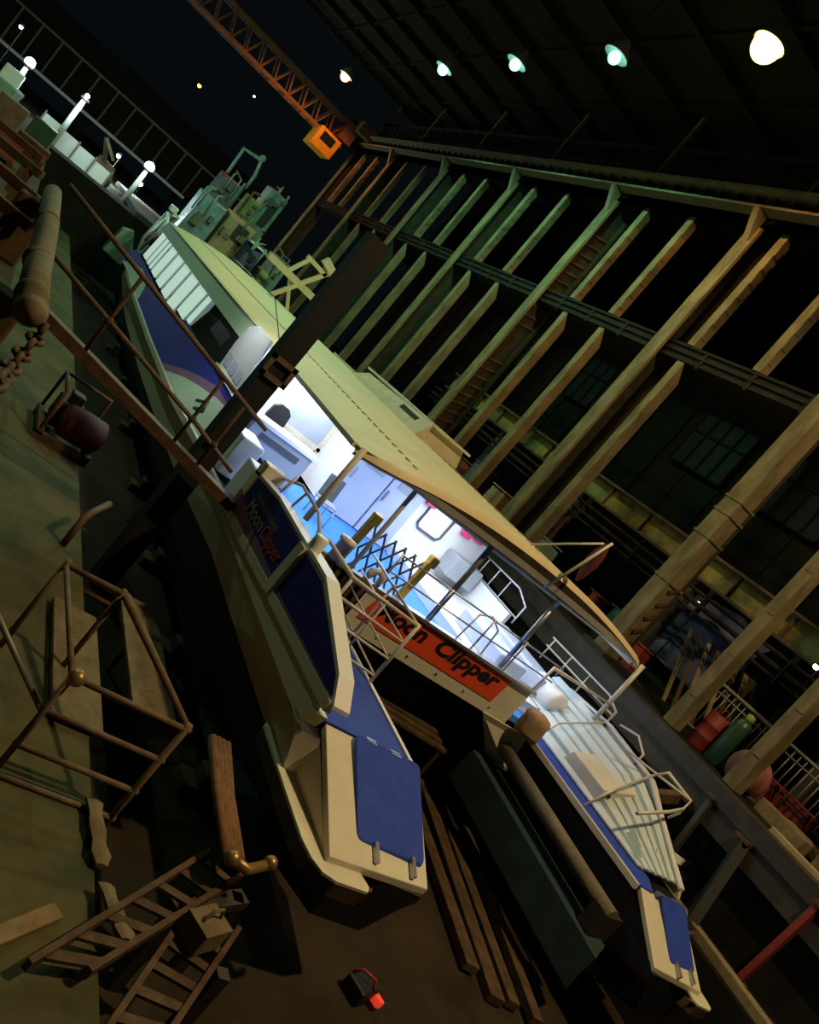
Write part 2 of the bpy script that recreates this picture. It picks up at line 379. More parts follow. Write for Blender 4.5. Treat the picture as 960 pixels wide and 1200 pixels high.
# ================================================================== FERRY
F = thing('catamaran_ferry', 'white and navy catamaran ferry in dry dock with an orange name banner at its stern', 'ferry', (9.35, 22, -5.15))
def smx(x): return 18.75 - x - max(0, 5.9 - x) / .9 * .3      # starboard side
def hull(sign):
    def mx(x): return x if sign < 0 else smx(x)
    secs = []
    # y, xo(top), zt, xk, zk, xi
    D = [(5.88, 5.46, -3.90, 5.46, -3.95, 6.88, -4.55), (7.0, 5.43, -3.47, 5.43, -3.93, 6.85, -4.85), (7.06, 5.07, -3.42, 5.30, -3.92, 6.85, -4.87), (8.3, 5.04, -3.33, 5.16, -3.88, 6.78, -5.15), (10, 5.02, -3.33, 4.98, -3.75, 6.78, -5.15), (12, 5.02, -3.33, 4.96, -3.72, 6.8, -5.15), (15.5, 5.0, -3.30, 4.93, -3.9, 7.0, -5.15), (18.5, 5.0, -3.42, 4.92, -4.0, 7.1, -5.15),
         (24, 5.0, -3.5, 4.94, -4.12, 7.1, -5.15), (30, 5.02, -3.52, 5.0, -4.15, 7.1, -5.15), (35, 5.12, -3.52, 5.2, -4.15, 7.0, -5.15), (39, 5.45, -3.55, 5.6, -4.2, 6.7, -5.15), (41.5, 5.9, -3.55, 5.95, -4.2, 6.15, -5.15)]
    for y, xo, zt, xk, zk, xi, kz in D:
        xc = (xo + xi) / 2; bow = max(0, (y - 33) / 9)
        
        if 8 < y < 36: xk += .24; zk *= 1.04
        zc = min(zk - .06, kz + .6)
        P = [(xo, y, zt), (xk, y, zk), (xk + .10, y, zc), (xk + .18, y, zc - .1), (xc - .35 * (1 - bow), y, kz), (xc + .35 * (1 - bow), y, kz), (xi - .1, y, zc - .1), (xi, y, zc), (xi, y, zt - .02 if y < 7.2 else (-3.36 if y < 17 else zt))]
        if sign > 0 and y < 6: P = [(q[0], q[1] + .38, q[2]) for q in P]
        secs.append([(mx(p[0]), p[1], p[2]) for p in P])
    mb = MB(); mb.mi = 1; mb.loft(secs, [0, 1, 2, 3, 3, 3, 2, 1, 1])
    return part(F, 'hull', mb, ['cream', 'hullblack', 'redline', 'antifoul'])
hull(-1); hull(1)
# blue side decks aft and stern platforms
for sgn in (-1, 1):
    mx = (lambda x: x) if sgn < 0 else smx
    a, b = (5.2, 6.78) if sgn < 0 else (6.4, 7.08)
    P = [(mx(a + .22), 7.22, -3.3), (mx(b if sgn < 0 else 7.0), 7.25, -3.3), (mx(b), 11.0, -3.3), (mx(a - .08), 11.0, -3.3), (mx(a - .08), 7.6, -3.3)]
    part(F, 'side_deck', MB().prism(P, (0, 0, .03)), 'bluedeck')
    e = 6.8 if sgn < 0 else 7.06
    part(F, 'deck_edge', MB().bar((mx(e), 7.2, -3.30), (mx(e), 11.0, -3.30), .07, .10), 'cream', 'cream edge strip')
    # sloping stern platform
    x0, x1, dy = (5.45, 6.95, 0) if sgn < 0 else (5.62, 6.9, .38)
    mb = MB().prism([(mx(x0 - .02), 7.2, -3.29), (mx(x1), 7.25, -3.29), (mx(x1 - .03), 5.92 + dy, -3.83), (mx(x0), 5.80 + dy, -3.83)], (0, 0, -.09))
    part(F, 'stern_platform', mb, 'cream', bev=.01)
    q0, q1 = (5.82, 6.88) if sgn < 0 else (5.72, 6.46)
    n = 6; A = V((mx(q0), 7.17, -3.27)); B = V((mx(q1), 7.2, -3.27)); C = V((mx(q1 - .02), 6.1 + dy * .8, -3.77)); D_ = V((mx(q0 + .02), 6.07 + dy * .8, -3.77))
    ring = []
    for c, p, q in ((A, D_, B), (B, A, C), (C, B, D_), (D_, C, A)):
        u = (p - c).normalized() * .09; w = (q - c).normalized() * .09
        for i in range(n + 1):
            th = i / n; ring.append(c + u * (1 - th) ** 2 + w * th ** 2)
    part(F, 'stern_pad', MB().prism(ring, (0, .02, .06)), 'bluedeck', bev=.012)
    for i in (.25, .8):
        p = D_.lerp(C, i); part(F, 'latch', MB().cbox(p + V((0, -.06, .03)), (.05, .22, .06), (.38, 0, 0)), 'steel')
    mb = MB().hexa([(mx(x0 + .25), 6.1 + dy, -4.42), (mx(x1 - .1), 6.2 + dy, -4.42), (mx(x1 - .1), 7.1, -4.8), (mx(x0 + .25), 7.1, -4.8), (mx(x0 + .02), 5.84 + dy, -3.95), (mx(x1 - .05), 5.95 + dy, -3.95), (mx(x1 - .05), 7.1, -3.5), (mx(x0 + .02), 7.1, -3.5)])
    part(F, 'transom', mb, 'hullblack')
    O = [(5.2, 7.75), (5.2, 7.2), (5.21, 6.5), (5.22, 6.0), (5.27, 5.78), (5.36, 5.64), (5.52, 5.58), (5.95, 5.60), (6.0, 5.68)]
    I = [(5.95, 5.84), (5.6, 5.86), (5.46, 6.0), (5.45, 6.6), (5.45, 7.3), (5.26, 7.85)]
    part(F, 'rubbing_flange', MB().prism([(mx(x), y + dy, -3.93) for x, y in O + I], (0, 0, .03)), 'cream')
    part(F, 'fender_band', MB().loft([[(mx(x), y + dy, -3.93), (mx(x + .01), y + dy + .01, -4.10), (mx(x + .12), y + dy + .08, -4.10), (mx(x + .10), y + dy + .06, -3.93)] for x, y in O]), 'wood')
    for yb, zb in ((7.35, -3.26), (7.35, -3.26)):
        pass
    part(F, 'hinge', MB().box(mx(6.0), mx(6.15), 7.16, 7.24, -3.28, -3.22).box(mx(6.4), mx(6.55), 7.16, 7.24, -3.28, -3.22), 'steel')
# bulwarks (outer panel, cap, inner face)
def bulwark(sgn):
    mx = (lambda x: x) if sgn < 0 else smx
    prof = [(12.25, -3.34), (7.07, -3.34), (7.0, -3.04), (6.72, -2.90), (7.0, -2.68), (8.5, -2.28), (10.9, -2.32), (12.2, -2.45)]
    if sgn > 0: prof = [(12.25, -3.34), (7.6, -3.34), (7.68, -3.2), (8.75, -2.72), (9.4, -2.40), (10.9, -2.32), (12.2, -2.45)]
    t = .10
    part(F, 'bulwark', MB().prism([(mx(5.0), y, z) for y, z in prof], (mx(t) - mx(0), 0, 0)), 'cream')
    prof2 = [(12.2, -3.0), (9.6, -2.98), (8.5, -2.95), (9.4, -2.5), (10.9, -2.38), (12.15, -2.5)] if sgn > 0 else [(12.2, -3.0), (9.6, -2.96), (7.05, -2.86), (6.86, -2.84), (7.06, -2.70), (8.5, -2.34), (10.9, -2.36), (12.15, -2.48)]
    part(F, 'livery_panel', MB().prism([(mx(4.985), y, z) for y, z in prof2], (mx(.016) - mx(0), 0, 0)), 'navy')
    if sgn < 0:
        part(F, 'livery_stripe', MB().prism([(4.975, y, z) for y, z in [(12.2, -3.06), (9.4, -3.03), (7.0, -2.90), (7.0, -2.86), (9.4, -2.93), (11.4, -2.88), (12.2, -2.78)]], (.01, 0, 0)), 'purple')
    part(F, 'bulwark_cap', MB().loft([[(mx(5.0 + dx), y, z + dz) for dx, dz in ((-.02, 0), (.2, 0), (.2, .045), (-.02, .045))] for y, z in ([(12.2, -2.46), (10.9, -2.33), (8.5, -2.29), (7.0, -2.69), (6.7, -2.9)] if sgn < 0 else [(12.2, -2.46), (10.9, -2.33), (9.4, -2.41), (8.75, -2.73), (7.66, -3.22)])]), 'white')
    part(F, 'rubbing_strake', MB().loft([[(mx(x + dx), y, z + dz) for dx, dz in ((-.05, -.06), (.04, -.06), (.04, .06), (-.05, .06))] for x, y, z in [(5.0, 6.75 if sgn < 0 else 8.0, -2.92), (5.0, 8.3, -2.99), (4.99, 12, -3.16), (4.97, 15.5, -3.25), (4.97, 18.5, -3.41), (4.97, 24, -3.49), (4.99, 30, -3.51), (5.09, 35, -3.51), (5.42, 39, -3.54), (5.88, 41.5, -3.54)]]), 'cream')
    if sgn < 0: part(F, 'bulwark_bracket', MB().prism([(mx(4.98), 6.9, -3.10), (mx(4.98), 7.25, -3.10), (mx(4.98), 7.25, -3.28), (mx(4.98), 6.98, -3.28)], (mx(.2) - mx(0), 0, 0)), 'cream')
bulwark(-1); bulwark(1)
part(F, 'lettering', text_mb('Moon', .30, (4.972, 11.55, -2.86), (0, -1, .02), (0, 0, 1), width=.85, fat=.004), 'palettext', 'pale lettering')
part(F, 'lettering', text_mb('Clipper', .30, (4.972, 10.62, -2.84), (0, -1, .02), (0, 0, 1), width=.95, fat=.004), 'redtext', 'red lettering')
mb = MB()                                                           # worn, unreadable small line of lettering
for y0, n in ((11.5, 9), (10.84, 8)):
    mb.box(4.970, 4.974, y0 - n * .072, y0, -2.585, -2.57)
    for k in range(n): mb.box(4.970, 4.974, y0 - k * .072 - .022, y0 - k * .072, -2.62, -2.53 + .03 * (k % 4 == 0))
part(F, 'lettering', mb, 'greytext', 'small worn grey lettering')
# stanchion on the port bulwark with white round cap
part(F, 'fairlead_post', MB().bar((4.97, 9.35, -3.05), (4.97, 9.35, -2.3), .10, .22, (0, 1, 0)), 'cream')
part(F, 'bollard_cap', MB().lathe((5.06, 9.3, -2.42), [(.10, 0), (.10, .34), (.085, .36)]), 'white')
# forward entrance pillar, lockers, coaming
part(F, 'entrance_pillar', MB().box(4.98, 5.35, 11.95, 12.25, -3.1, -2.2), 'cream', bev=.02)
part(F, 'entrance_locker', MB().box(5.25, 5.75, 12.9, 13.5, -3.25, -2.55), 'white', bev=.03)
part(F, 'entrance_locker', MB().box(5.2, 5.7, 14.2, 15.1, -3.25, -2.45), 'white', bev=.03)
part(F, 'side_screen', MB().box(5.6, 5.68, 11.2, 14.0, -3.25, -2.55), 'navy')
part(F, 'handrail', MB().tube([(5.3, 12.0, -2.25), (5.28, 11.2, -2.02), (5.25, 10.2, -2.02), (5.22, 9.75, -2.15), (5.2, 9.7, -2.3)], .025), 'tube')
for y in (11.5, 10.9): part(F, 'rail_post', MB().tube([(5.2, y, -2.35), (5.26, y, -2.02)], .02), 'tube')
# cross deck, aft bulkhead
part(F, 'main_deck', MB().box(5.5, 13.3, 11.1, 17.6, -3.35, -3.22), 'brightdeck')
part(F, 'cross_structure', MB().box(6.6, 12.1, 11.6, 39, -4.3, -3.36), 'hullblack')
mb = MB()
mb.prism([(6.4, 11.0, -3.44), (11.35, 11.0, -3.44), (11.35, 11.0, -2.66), (6.4, 11.0, -2.66)], (0, .08, 0))
part(F, 'aft_bulwark', mb, 'cream')
part(F, 'aft_cap', MB().box(6.4, 11.4, 10.93, 11.12, -2.66, -2.61), 'steel')
bn = part(F, 'name_banner', MB().prism([(7.35, 10.985, -3.19), (10.72, 10.985, -3.20), (10.78, 10.985, -2.68), (7.45, 10.985, -2.68)], (0, .01, 0)), 'orange', 'orange banner')
part(bn, 'lettering', text_mb('Moon', .40, (7.56, 10.982, -3.0), (1, 0, .01), (0, 0, 1), fat=.016, shear=.15, width=1.12), 'black', 'black lettering')
part(bn, 'lettering', text_mb('Clipper', .40, (8.95, 10.982, -2.99), (1, 0, .01), (0, 0, 1), fat=.016, shear=.15, width=1.62), 'black', 'black lettering')
for i in range(6):
    part(F, 'bolt', MB().lathe((7.2 + i * .72, 11.0, -3.30), [(.022, 0), (.022, .02), (.008, .03)], (0, -1, 0), 8), 'steel')
part(F, 'corner_fairing', MB().prism([(10.75, 10.98, -3.44), (11.6, 10.6, -3.3), (11.68, 10.5, -4.0), (11.62, 10.95, -4.2)], (.0, .06, 0)), 'cream')
part(F, 'ribbed_corner', MB().box(6.1, 7.2, 11.0, 11.1, -3.3, -2.62), 'paletimber', bev=.01)
mb = MB()
for i in range(6): mb.box(6.15 + i * .18, 6.23 + i * .18, 10.97, 11.0, -3.25, -2.68)
part(F, 'rib_strips', mb, 'wood')
part(F, 'bitt', MB().tube([(7.0, 10.98, -2.62), (7.0, 10.98, -2.44), (7.12, 10.98, -2.38), (7.24, 10.98, -2.44), (7.24, 10.98, -2.62)], .05, 10), 'tube')
part(F, 'mooring_bollard', MB().lathe((6.35, 11.0, -2.62), [(.12, 0), (.12, .3), (.15, .32), (.15, .38), (.02, .4)]), 'tube')
part(F, 'capstan_cover', MB().lathe((11.5, 10.6, -3.28), [(.24, 0), (.27, .1), (.25, .3), (.27, .38), (.22, .46), (.10, .50), (.02, .51)], n=20), 'bag', 'brown canvas cover', bev=0)
# starboard grooved inner slope of bulwark
secs = []
prof = [(12.15, -3.27)] 
ys = [12.6, 11.2, 9.6, 8.75, 7.75]; tops = [-2.45, -2.42, -2.48, -2.76, -3.22]
mb = MB()
for i in range(len(ys) - 1):
    for k in range(6):
        def pt(y, top, f): return (12.22 + 1.10 * f, y, -3.27 + (top + 3.27) * f ** .8)
        f0, f1 = k / 6, (k + .55 + .2 * (k % 2)) / 6
        P0 = [pt(ys[i], tops[i], f0), pt(ys[i], tops[i], f1), pt(ys[i + 1], tops[i + 1], f1), pt(ys[i + 1], tops[i + 1], f0)]
        mb.prism(P0, (0, 0, .05))
part(F, 'ribs', mb, 'rampwhite')
mb = MB()
for i in range(len(ys) - 1):
    mb.prism([pt(ys[i], tops[i], 0), pt(ys[i], tops[i], .5), pt(ys[i], tops[i], 1), pt(ys[i + 1], tops[i + 1], 1), pt(ys[i + 1], tops[i + 1], .5), pt(ys[i + 1], tops[i + 1], 0)], (0, 0, .02))
part(F, 'inner_lining', mb, 'rampteal')
gl = part(F, 'gear_locker', MB().hexa([(12.28, 9.15, -3.2), (13.1, 9.15, -2.95), (13.1, 10.3, -2.95), (12.28, 10.3, -3.2), (12.28, 9.15, -2.92), (13.0, 9.15, -2.70), (13.0, 10.2, -2.70), (12.28, 10.2, -2.92)]), 'cream', bev=.02)
for q in (12.45, 12.85): part(gl, 'drain_hole', MB().lathe((q, 9.15, -3.0 + (q - 12.4) * .3), [(.035, 0), (.035, .02)], (0, -1, 0)), 'black')
# aft rails starboard
def rail(name, pts, r=.022, m='tube'): return part(F, name, MB().tube(pts, r), m)
rail('side_rail', [(13.45, 17.9, -1.86), (13.45, 15.6, -1.80), (13.45, 15.0, -2.0), (13.45, 15.0, -2.5)], m='white')
for y in (17.2, 16.6, 16.0): rail('rail_post', [(13.45, y, -1.85), (13.45, y, -2.4)], .018, 'white')
rail('lower_rail', [(13.45, 17.9, -2.35), (13.45, 15.0, -2.35)], .018, 'white')
rail('side_rail', [(13.38, 13.6, -1.98), (13.38, 11.4, -1.92), (13.38, 11.0, -2.05), (13.38, 11.0, -2.45)])
rail('lower_rail', [(13.38, 13.6, -2.2), (13.38, 11.0, -2.15)], .018)
for y in (13.5, 12.8, 12.1): rail('rail_post', [(13.38, y, -1.96), (13.38, y, -2.5)], .018)
rail('quarter_rail', [(13.35, 10.7, -2.15), (13.45, 10.3, -2.05), (13.38, 9.9, -2.2), (13.38, 9.9, -2.45)])
rail('quarter_rail', [(13.3, 9.4, -2.3), (13.5, 9.35, -2.1), (13.62, 8.75, -2.15), (13.62, 8.75, -2.45), (13.4, 8.7, -2.6)])
rail('quarter_rail', [(12.9, 9.9, -2.3), (13.38, 9.4, -2.25), (13.62, 8.75, -2.15)])
rail('cross_rail', [(11.8, 8.9, -3.25), (12.25, 9.0, -2.75), (13.3, 9.4, -2.3)])
rail('cross_rail', [(12.1, 8.3, -2.7), (13.0, 8.5, -2.45), (13.62, 8.75, -2.35)], .03)
rail('cross_rail', [(11.6, 10.5, -3.25), (12.2, 10.8, -2.8), (13.35, 11.0, -2.35)], .02)
rail('inner_rail', [(11.3, 11.0, -2.62), (11.35, 11.0, -2.05), (13.2, 11.05, -2.0)], .02)
part(F, 'liferaft_canister', MB().lathe((12.7, 12.0, -2.75), [(.2, -.45), (.27, -.4), (.27, .4), (.2, .45)], (0, 1, .0)), 'white')
part(F, 'liferaft_cradle', MB().box(12.4, 13.0, 11.6, 12.4, -3.25, -2.98), 'greybox')
# pen rails on the port quarter (four levels)
for k in range(4):
    dz = -.3 * k; z = -2.22 + dz
    rail('pen_rail', [(5.3, 10.0, z + .02), (5.5, 9.85, z + .03), (5.6, 9.0, z), (6.8, 8.9, z - .03)], .024 if k == 0 else .018)
    rail('pen_rail', [(6.85, 11.0, z), (6.8, 8.9, z - .03)], .022 if k == 0 else .016)
rail('pen_post', [(6.8, 8.9, -2.22), (6.8, 8.9, -3.3)], .028)
rail('pen_post', [(5.6, 9.0, -2.2), (5.6, 9.0, -3.28)], .024)
rail('pen_post', [(6.83, 10.0, -2.2), (6.83, 10.0, -3.28)], .02)
rail('pen_post', [(6.2, 8.95, -2.2), (6.2, 8.95, -3.28)], .016)
# aft deck guard rails (dark wires) and roof posts
for z in (-2.3, -1.98): rail('guard_wire', [(7.3, 11.05, z), (11.6, 11.05, z)], .016, 'steel')
for x in (7.3, 8.5, 9.6, 10.5): rail('guard_post', [(x, 11.05, -2.62), (x, 11.05, -1.95)], .018, 'steel')
rail('gate_hoop', [(9.25, 11.1, -2.62), (9.3, 11.1, -2.05), (9.55, 11.1, -1.95), (9.85, 11.1, -2.1), (9.9, 11.1, -2.62)], .016, 'white')
for x, m, zb in ((5.62, 'cream', -2.4), (6.75, 'greybox', -3.2), (8.55, 'darkgrey', -2.62), (10.45, 'steel', -2.62), (13.2, 'tube', -2.45)):
    part(F, 'roof_post', MB().tube([(x, 11.12, zb), (x, 11.12, -1.02)], .05 if x != 6.75 else .04, 12), m)
# roof
def zr(x): return -.62 - .46 * abs((x - 9.45) / 3.85) ** 2.2
xs = [5.6 + 7.7 * i / 24 for i in range(25)]
ysr = [10.85, 10.95, 11.3, 14, 18, 24, 30, 36, 37.6]
def yoff(x, y):
    d = 0
    if y < 11.2:
        e = min(x - 5.6, 13.3 - x)
        if e < .7: d = .45 * (1 - e / .7) ** 2
    return y + d
mb = MB(); mb.smooth = True
vs = [(x, yoff(x, y), zr(x) - (.10 if y < 10.9 else 0)) for y in ysr for x in xs]; n = len(xs)
mb.poly(vs, [(i * n + j, i * n + j + 1, (i + 1) * n + j + 1, (i + 1) * n + j) for i in range(len(ysr) - 1) for j in range(n - 1)])
roofmb = mb
def zb(x): return -1.10 + .14 * (1 - abs((x - 9.45) / 3.85) ** 2)
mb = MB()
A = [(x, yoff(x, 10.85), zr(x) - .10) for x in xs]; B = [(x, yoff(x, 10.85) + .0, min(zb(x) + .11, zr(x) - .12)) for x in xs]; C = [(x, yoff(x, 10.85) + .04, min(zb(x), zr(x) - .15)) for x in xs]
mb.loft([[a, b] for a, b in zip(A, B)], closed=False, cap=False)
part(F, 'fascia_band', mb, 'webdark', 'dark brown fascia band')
mb = MB().loft([[b, c] for b, c in zip(B, C)], closed=False, cap=False)
part(F, 'fascia_lip', mb, 'cream')
part(F, 'deckhead', MB().box(5.75, 13.15, 11.6, 19.6, -1.12, -1.08), 'white')
part(F, 'roof_edge', MB().box(5.55, 5.72, 11.4, 17.2, -1.14, -1.06).box(13.2, 13.35, 11.4, 37.6, -1.2, -1.06), 'cream')
part(F, 'side_fascia', MB().hexa([(5.58, 18.9, -1.56), (5.9, 18.9, -1.56), (5.9, 38.8, -1.56), (5.58, 38.8, -1.56), (5.68, 18.0, -1.05), (5.9, 18.0, -1.05), (5.9, 38.4, -1.05), (5.68, 38.4, -1.05)]), 'teal', 'cream side band tinted with green lamplight')  # green lamplight is put into the colour of this cream fascia
mb = roofmb; mb.smooth = False; mb.mi = 1
for i in range(75): mb.box(6.75, 6.82, 11.6 + i * .34, 11.72 + i * .34, zr(6.78) - .01, zr(6.78) + .02)
for i in range(18): mb.box(9.9, 9.97, 11.8 + i * .34, 11.92 + i * .34, zr(9.9) - .01, zr(9.9) + .02)
part(F, 'roof', mb, ['roof', 'seam'])
part(F, 'roof_seam', MB().box(5.9, 13.0, 20.4, 20.46, -.98, -.955), 'wood') if False else None
# roof hatch housing (tan box)
mb = MB().hexa([(9.4, 17.2, -.65), (10.9, 17.2, -.65), (10.9, 22.4, -.65), (9.4, 22.4, -.65), (9.7, 17.3, -.18), (10.8, 17.3, -.18), (10.8, 22.0, -.28), (9.7, 22.0, -.28)])
rh = part(F, 'roof_housing', mb, 'creamtimber', 'pale box housing on the roof', bev=.02)
part(rh, 'vent_opening', MB().hexa([(9.52, 17.9, -.48), (9.56, 17.9, -.48), (9.56, 19.0, -.48), (9.52, 19.0, -.48), (9.62, 17.9, -.28), (9.66, 17.9, -.28), (9.66, 19.0, -.28), (9.62, 19.0, -.28)]), 'hullblack')
part(rh, 'lid', MB().box(9.7, 10.9, 17.1, 22.3, -.22, -.16), 'cream')
# superstructure port side
part(F, 'cabin_block', MB().box(5.95, 12.9, 19.7, 38.9, -3.4, -1.1), 'hullblack')
wl = MB()
lo = [(12.4, -3.12), (15.5, -3.22), (18.5, -3.38), (24, -3.46), (34, -3.48), (39.0, -3.5)]
hi = [(12.4, -2.5), (15.5, -2.5), (18.5, -2.45), (24, -2.52), (27, -2.84), (39.0, -2.86)]
def wz(y, T):
    for (a, za), (b, zb_) in zip(T, T[1:]):
        if a <= y <= b: return za + (zb_ - za) * (y - a) / (b - a)
    return T[-1][1]
def wx(z): return 5.02 + .62 * max(0, min(1, (z + 3.5) / 1.0)) 
def wp(y, f, off=0):
    z0, z1 = wz(y, lo), wz(y, hi); z = z0 + (z1 - z0) * f
    return (wx(z) - off if y > 15 else 5.02 + .35 * f - off, y, z)
g = [14.6, 15.5, 16.5, 18, 20, 22, 24, 26, 28, 30, 32, 34, 36, 38, 39]
for i in range(len(g) - 1):
    for k in range(3): wl.poly([wp(g[i], k / 3), wp(g[i + 1], k / 3), wp(g[i + 1], (k + 1) / 3), wp(g[i], (k + 1) / 3)], [(0, 3, 2, 1)])
side = part(F, 'side_wall', wl, 'navy', 'navy side wall with pale swooshes')
def decal(pts, m, off, nm):
    b = MB(); b.poly([wp(y, f, off) for y, f in pts], [tuple(range(len(pts)))]); part(side, nm, b, m)
curve = [(21.6, .0), (20.6, .35), (19.6, .6), (18.4, .82), (17.2, .97), (16.0, 1.0)]
def strip(c0, c1, m, off, nm):
    b = MB(); b.loft([[wp(a[0], a[1], off), wp(c[0], c[1], off)] for a, c in zip(c0, c1)], closed=False, cap=False); part(side, nm, b, m)
strip(curve, [(20.9, 0), (19.9, .3), (18.9, .5), (17.7, .7), (16.6, .82), (15.2, .85)], 'purple', .012, 'purple_swoosh')
strip([(20.9, 0), (19.9, .3), (18.9, .5), (17.7, .7), (16.6, .82), (15.2, .85)], [(20.9, 0), (19.9, 0), (18.9, 0), (17.7, 0), (16.6, 0), (14.7, 0)], 'teal', .012, 'green_swoosh')
strip([(37.4, .02), (36, .45), (34.4, .78), (32.6, .8), (31, .55), (29.6, .1)], [(37.4, 0), (36, 0.03), (34.4, .05), (32.6, .05), (31, .04), (29.6, .02)], 'teal', .012, 'green_swoosh')
part(side, 'lettering', text_mb('UPS', .34, (5.20, 18.0, -3.02), (0, -1, .0), (.45, 0, 1), width=.7), 'textteal') if False else None
part(side, 'emblem', MB().tube([wp(18.0, .32, .02), wp(17.6, .5, .02), wp(17.2, .32, .02), wp(17.6, .2, .02)], .04, 6), 'textteal')
# windows
W = [(36.64, 38.03), (35.54, 36.3), (34.6, 35.2), (32.72, 34.22), (30.73, 32.24), (28.89, 30.32), (26.95, 28.49), (25.15, 26.6), (24.2, 24.85)]
part(F, 'window_band', MB().prism([(5.74, 19.5, -1.57), (5.74, 38.9, -1.57), (5.64, 38.9, -2.9), (5.64, 27, -2.86), (5.62, 24, -2.55), (5.62, 19.5, -2.5)], (.12, 0, 0)), 'glassdark')
for a, b in W:
    zlo = -2.5 - .33 * max(0, min(1, (a - 24) / 3)); xb = 5.72 - .08
    part(F, 'window_pane', MB().prism([(5.66, a + .05, -1.60), (5.66, b - .05, -1.60), (5.585, b - .05, zlo), (5.585, a + .05, zlo)], (.02, 0, 0)), 'litpane', 'lit window pane')
part(F, 'dark_window', MB().prism([(5.70, 20.6, -1.75), (5.70, 22.4, -1.75), (5.66, 22.4, -2.1), (5.66, 20.6, -2.1)], (.02, 0, 0)), 'hullblack')
# white hinged panel with small panes
P = [(5.6, 19.5, -2.32), (5.58, 19.6, -1.7), (5.5, 19.2, -1.2), (5.48, 18.6, -1.02), (5.48, 17.3, -1.02), (5.6, 17.2, -2.35)]
hp = part(F, 'side_hatch', MB().prism(P, (.06, 0, 0)), 'white', 'white hatch panel')
for i in range(3): part(hp, 'pane', MB().box(5.565, 5.58, 17.5 + i * .66, 18.0 + i * .66, -2.22, -1.85), 'greydoor')
part(hp, 'sill', MB().box(5.52, 5.62, 17.2, 19.55, -2.4, -2.33), 'cream')
# interior of the lit saloon
part(F, 'bar_counter', MB().box(5.85, 7.35, 16.0, 16.6, -3.2, -2.34), 'greybox')
part(F, 'bar_top', MB().box(5.8, 7.45, 15.94, 16.66, -2.34, -2.26), 'white')
part(F, 'bar_inset', MB().box(6.1, 7.1, 15.985, 16.0, -2.62, -2.48), 'darkgrey')
part(F, 'saloon_wall', MB().box(5.8, 8.65, 19.5, 19.6, -3.2, -1.15), 'white')
part(F, 'bulkhead', MB().box(10.75, 13.2, 17.15, 17.25, -3.2, -1.15), 'white')
part(F, 'cabin_side', MB().box(8.6, 8.7, 17.2, 19.5, -3.2, -1.15), 'white')
part(F, 'hull_lining', MB().box(13.2, 13.3, 15.0, 19.5, -3.2, -2.35), 'white')
for x in (8.72, 9.75):
    d = part(F, 'locker_door', MB().box(x, x + .98, 17.1, 17.2, -3.2, -1.2), 'greydoor', 'pale grey door', bev=.01)
    part(d, 'notice_plate', MB().box(x + .2, x + .75, 17.08, 17.1, -1.85, -1.55), 'greybox')
    part(d, 'handle', MB().box(x + .06, x + .1, 17.04, 17.1, -2.3, -2.0), 'steel')
part(F, 'framed_panel', MB().tube([(11.0, 17.12, -2.2), (11.0, 17.12, -1.6), (11.1, 17.12, -1.5), (11.7, 17.12, -1.5), (11.8, 17.12, -1.6), (11.8, 17.12, -2.2), (11.7, 17.12, -2.3), (11.1, 17.12, -2.3), (11.0, 17.12, -2.2)], .03), 'darkgrey', 'dark rounded frame')
part(F, 'wall_locker', MB().box(12.2, 13.1, 16.5, 17.1, -2.75, -2.2), 'greybox', bev=.02)
part(F, 'partition_frame', MB().box(6.9, 7.0, 17.9, 18.0, -3.2, -1.2).box(8.1, 8.2, 17.9, 18.0, -3.2, -1.2).box(6.9, 8.2, 17.9, 18.0, -2.4, -2.3), 'creamtimber')
part(F, 'partition_glass', MB().box(7.0, 8.1, 17.94, 17.96, -2.3, -1.2), 'greybox')
part(F, 'raised_deck', MB().box(10.85, 13.2, 11.6, 17.1, -3.22, -3.0), 'white', 'white raised deck')
part(F, 'deck_bench', MB().box(11.3, 12.1, 12.2, 14.0, -3.0, -2.62), 'greydoor', bev=.04)
part(F, 'deck_bench', MB().box(12.35, 13.1, 12.0, 14.6, -3.0, -2.55), 'greydoor', bev=.04)
for y in (12.2, 14.2, 16.2):
    part(F, 'ceiling_light', MB().box(7.2, 7.4, y + .6, y + 1.8, -1.14, -1.12), 'fluoro'); part(F, 'ceiling_light', MB().box(11.0, 11.2, y + .6, y + 1.8, -1.14, -1.12), 'fluoro')
part(F, 'ceiling_light', MB().box(6.2, 7.6, 18.3, 18.5, -1.14, -1.12), 'fluoro')
def area(loc, sx, sy, e, col=(.93, .97, 1)):
    l = bpy.data.lights.new('ferry_area_light', 'AREA'); l.shape = 'RECTANGLE'; l.size = sx; l.size_y = sy; l.use_shadow = True; l.energy = e; l.color = col
    o = link(bpy.data.objects.new('ferry_area_light', l)); o.parent = F; o.location = V(loc) - V(F['org']); return o
area((7.6, 14, -1.26), 1.5, 4.5, 75); area((11.2, 14.2, -1.26), 2.2, 5, 105); area((7.0, 17.6, -1.26), 2, 1.6, 75); area((6.3, 18.6, -1.3), .8, 1.4, 22)
hatch_fill = area((4.3, 18.3, -.35), .4, 1.8, 34); hatch_fill.rotation_euler = (0, math.radians(-48), 0)  # added fill lamp without a real source, brightens the white hatch
part(F, 'added_fill_arm', MB().tube([(5.7, 17.3, -1.0), (5.0, 17.35, -.3), (4.4, 17.4, -.28)], .01).box(4.2, 4.4, 17.38, 19.2, -.30, -.26), 'darksteel')  # arm and housing made up to carry the added hatch lamp
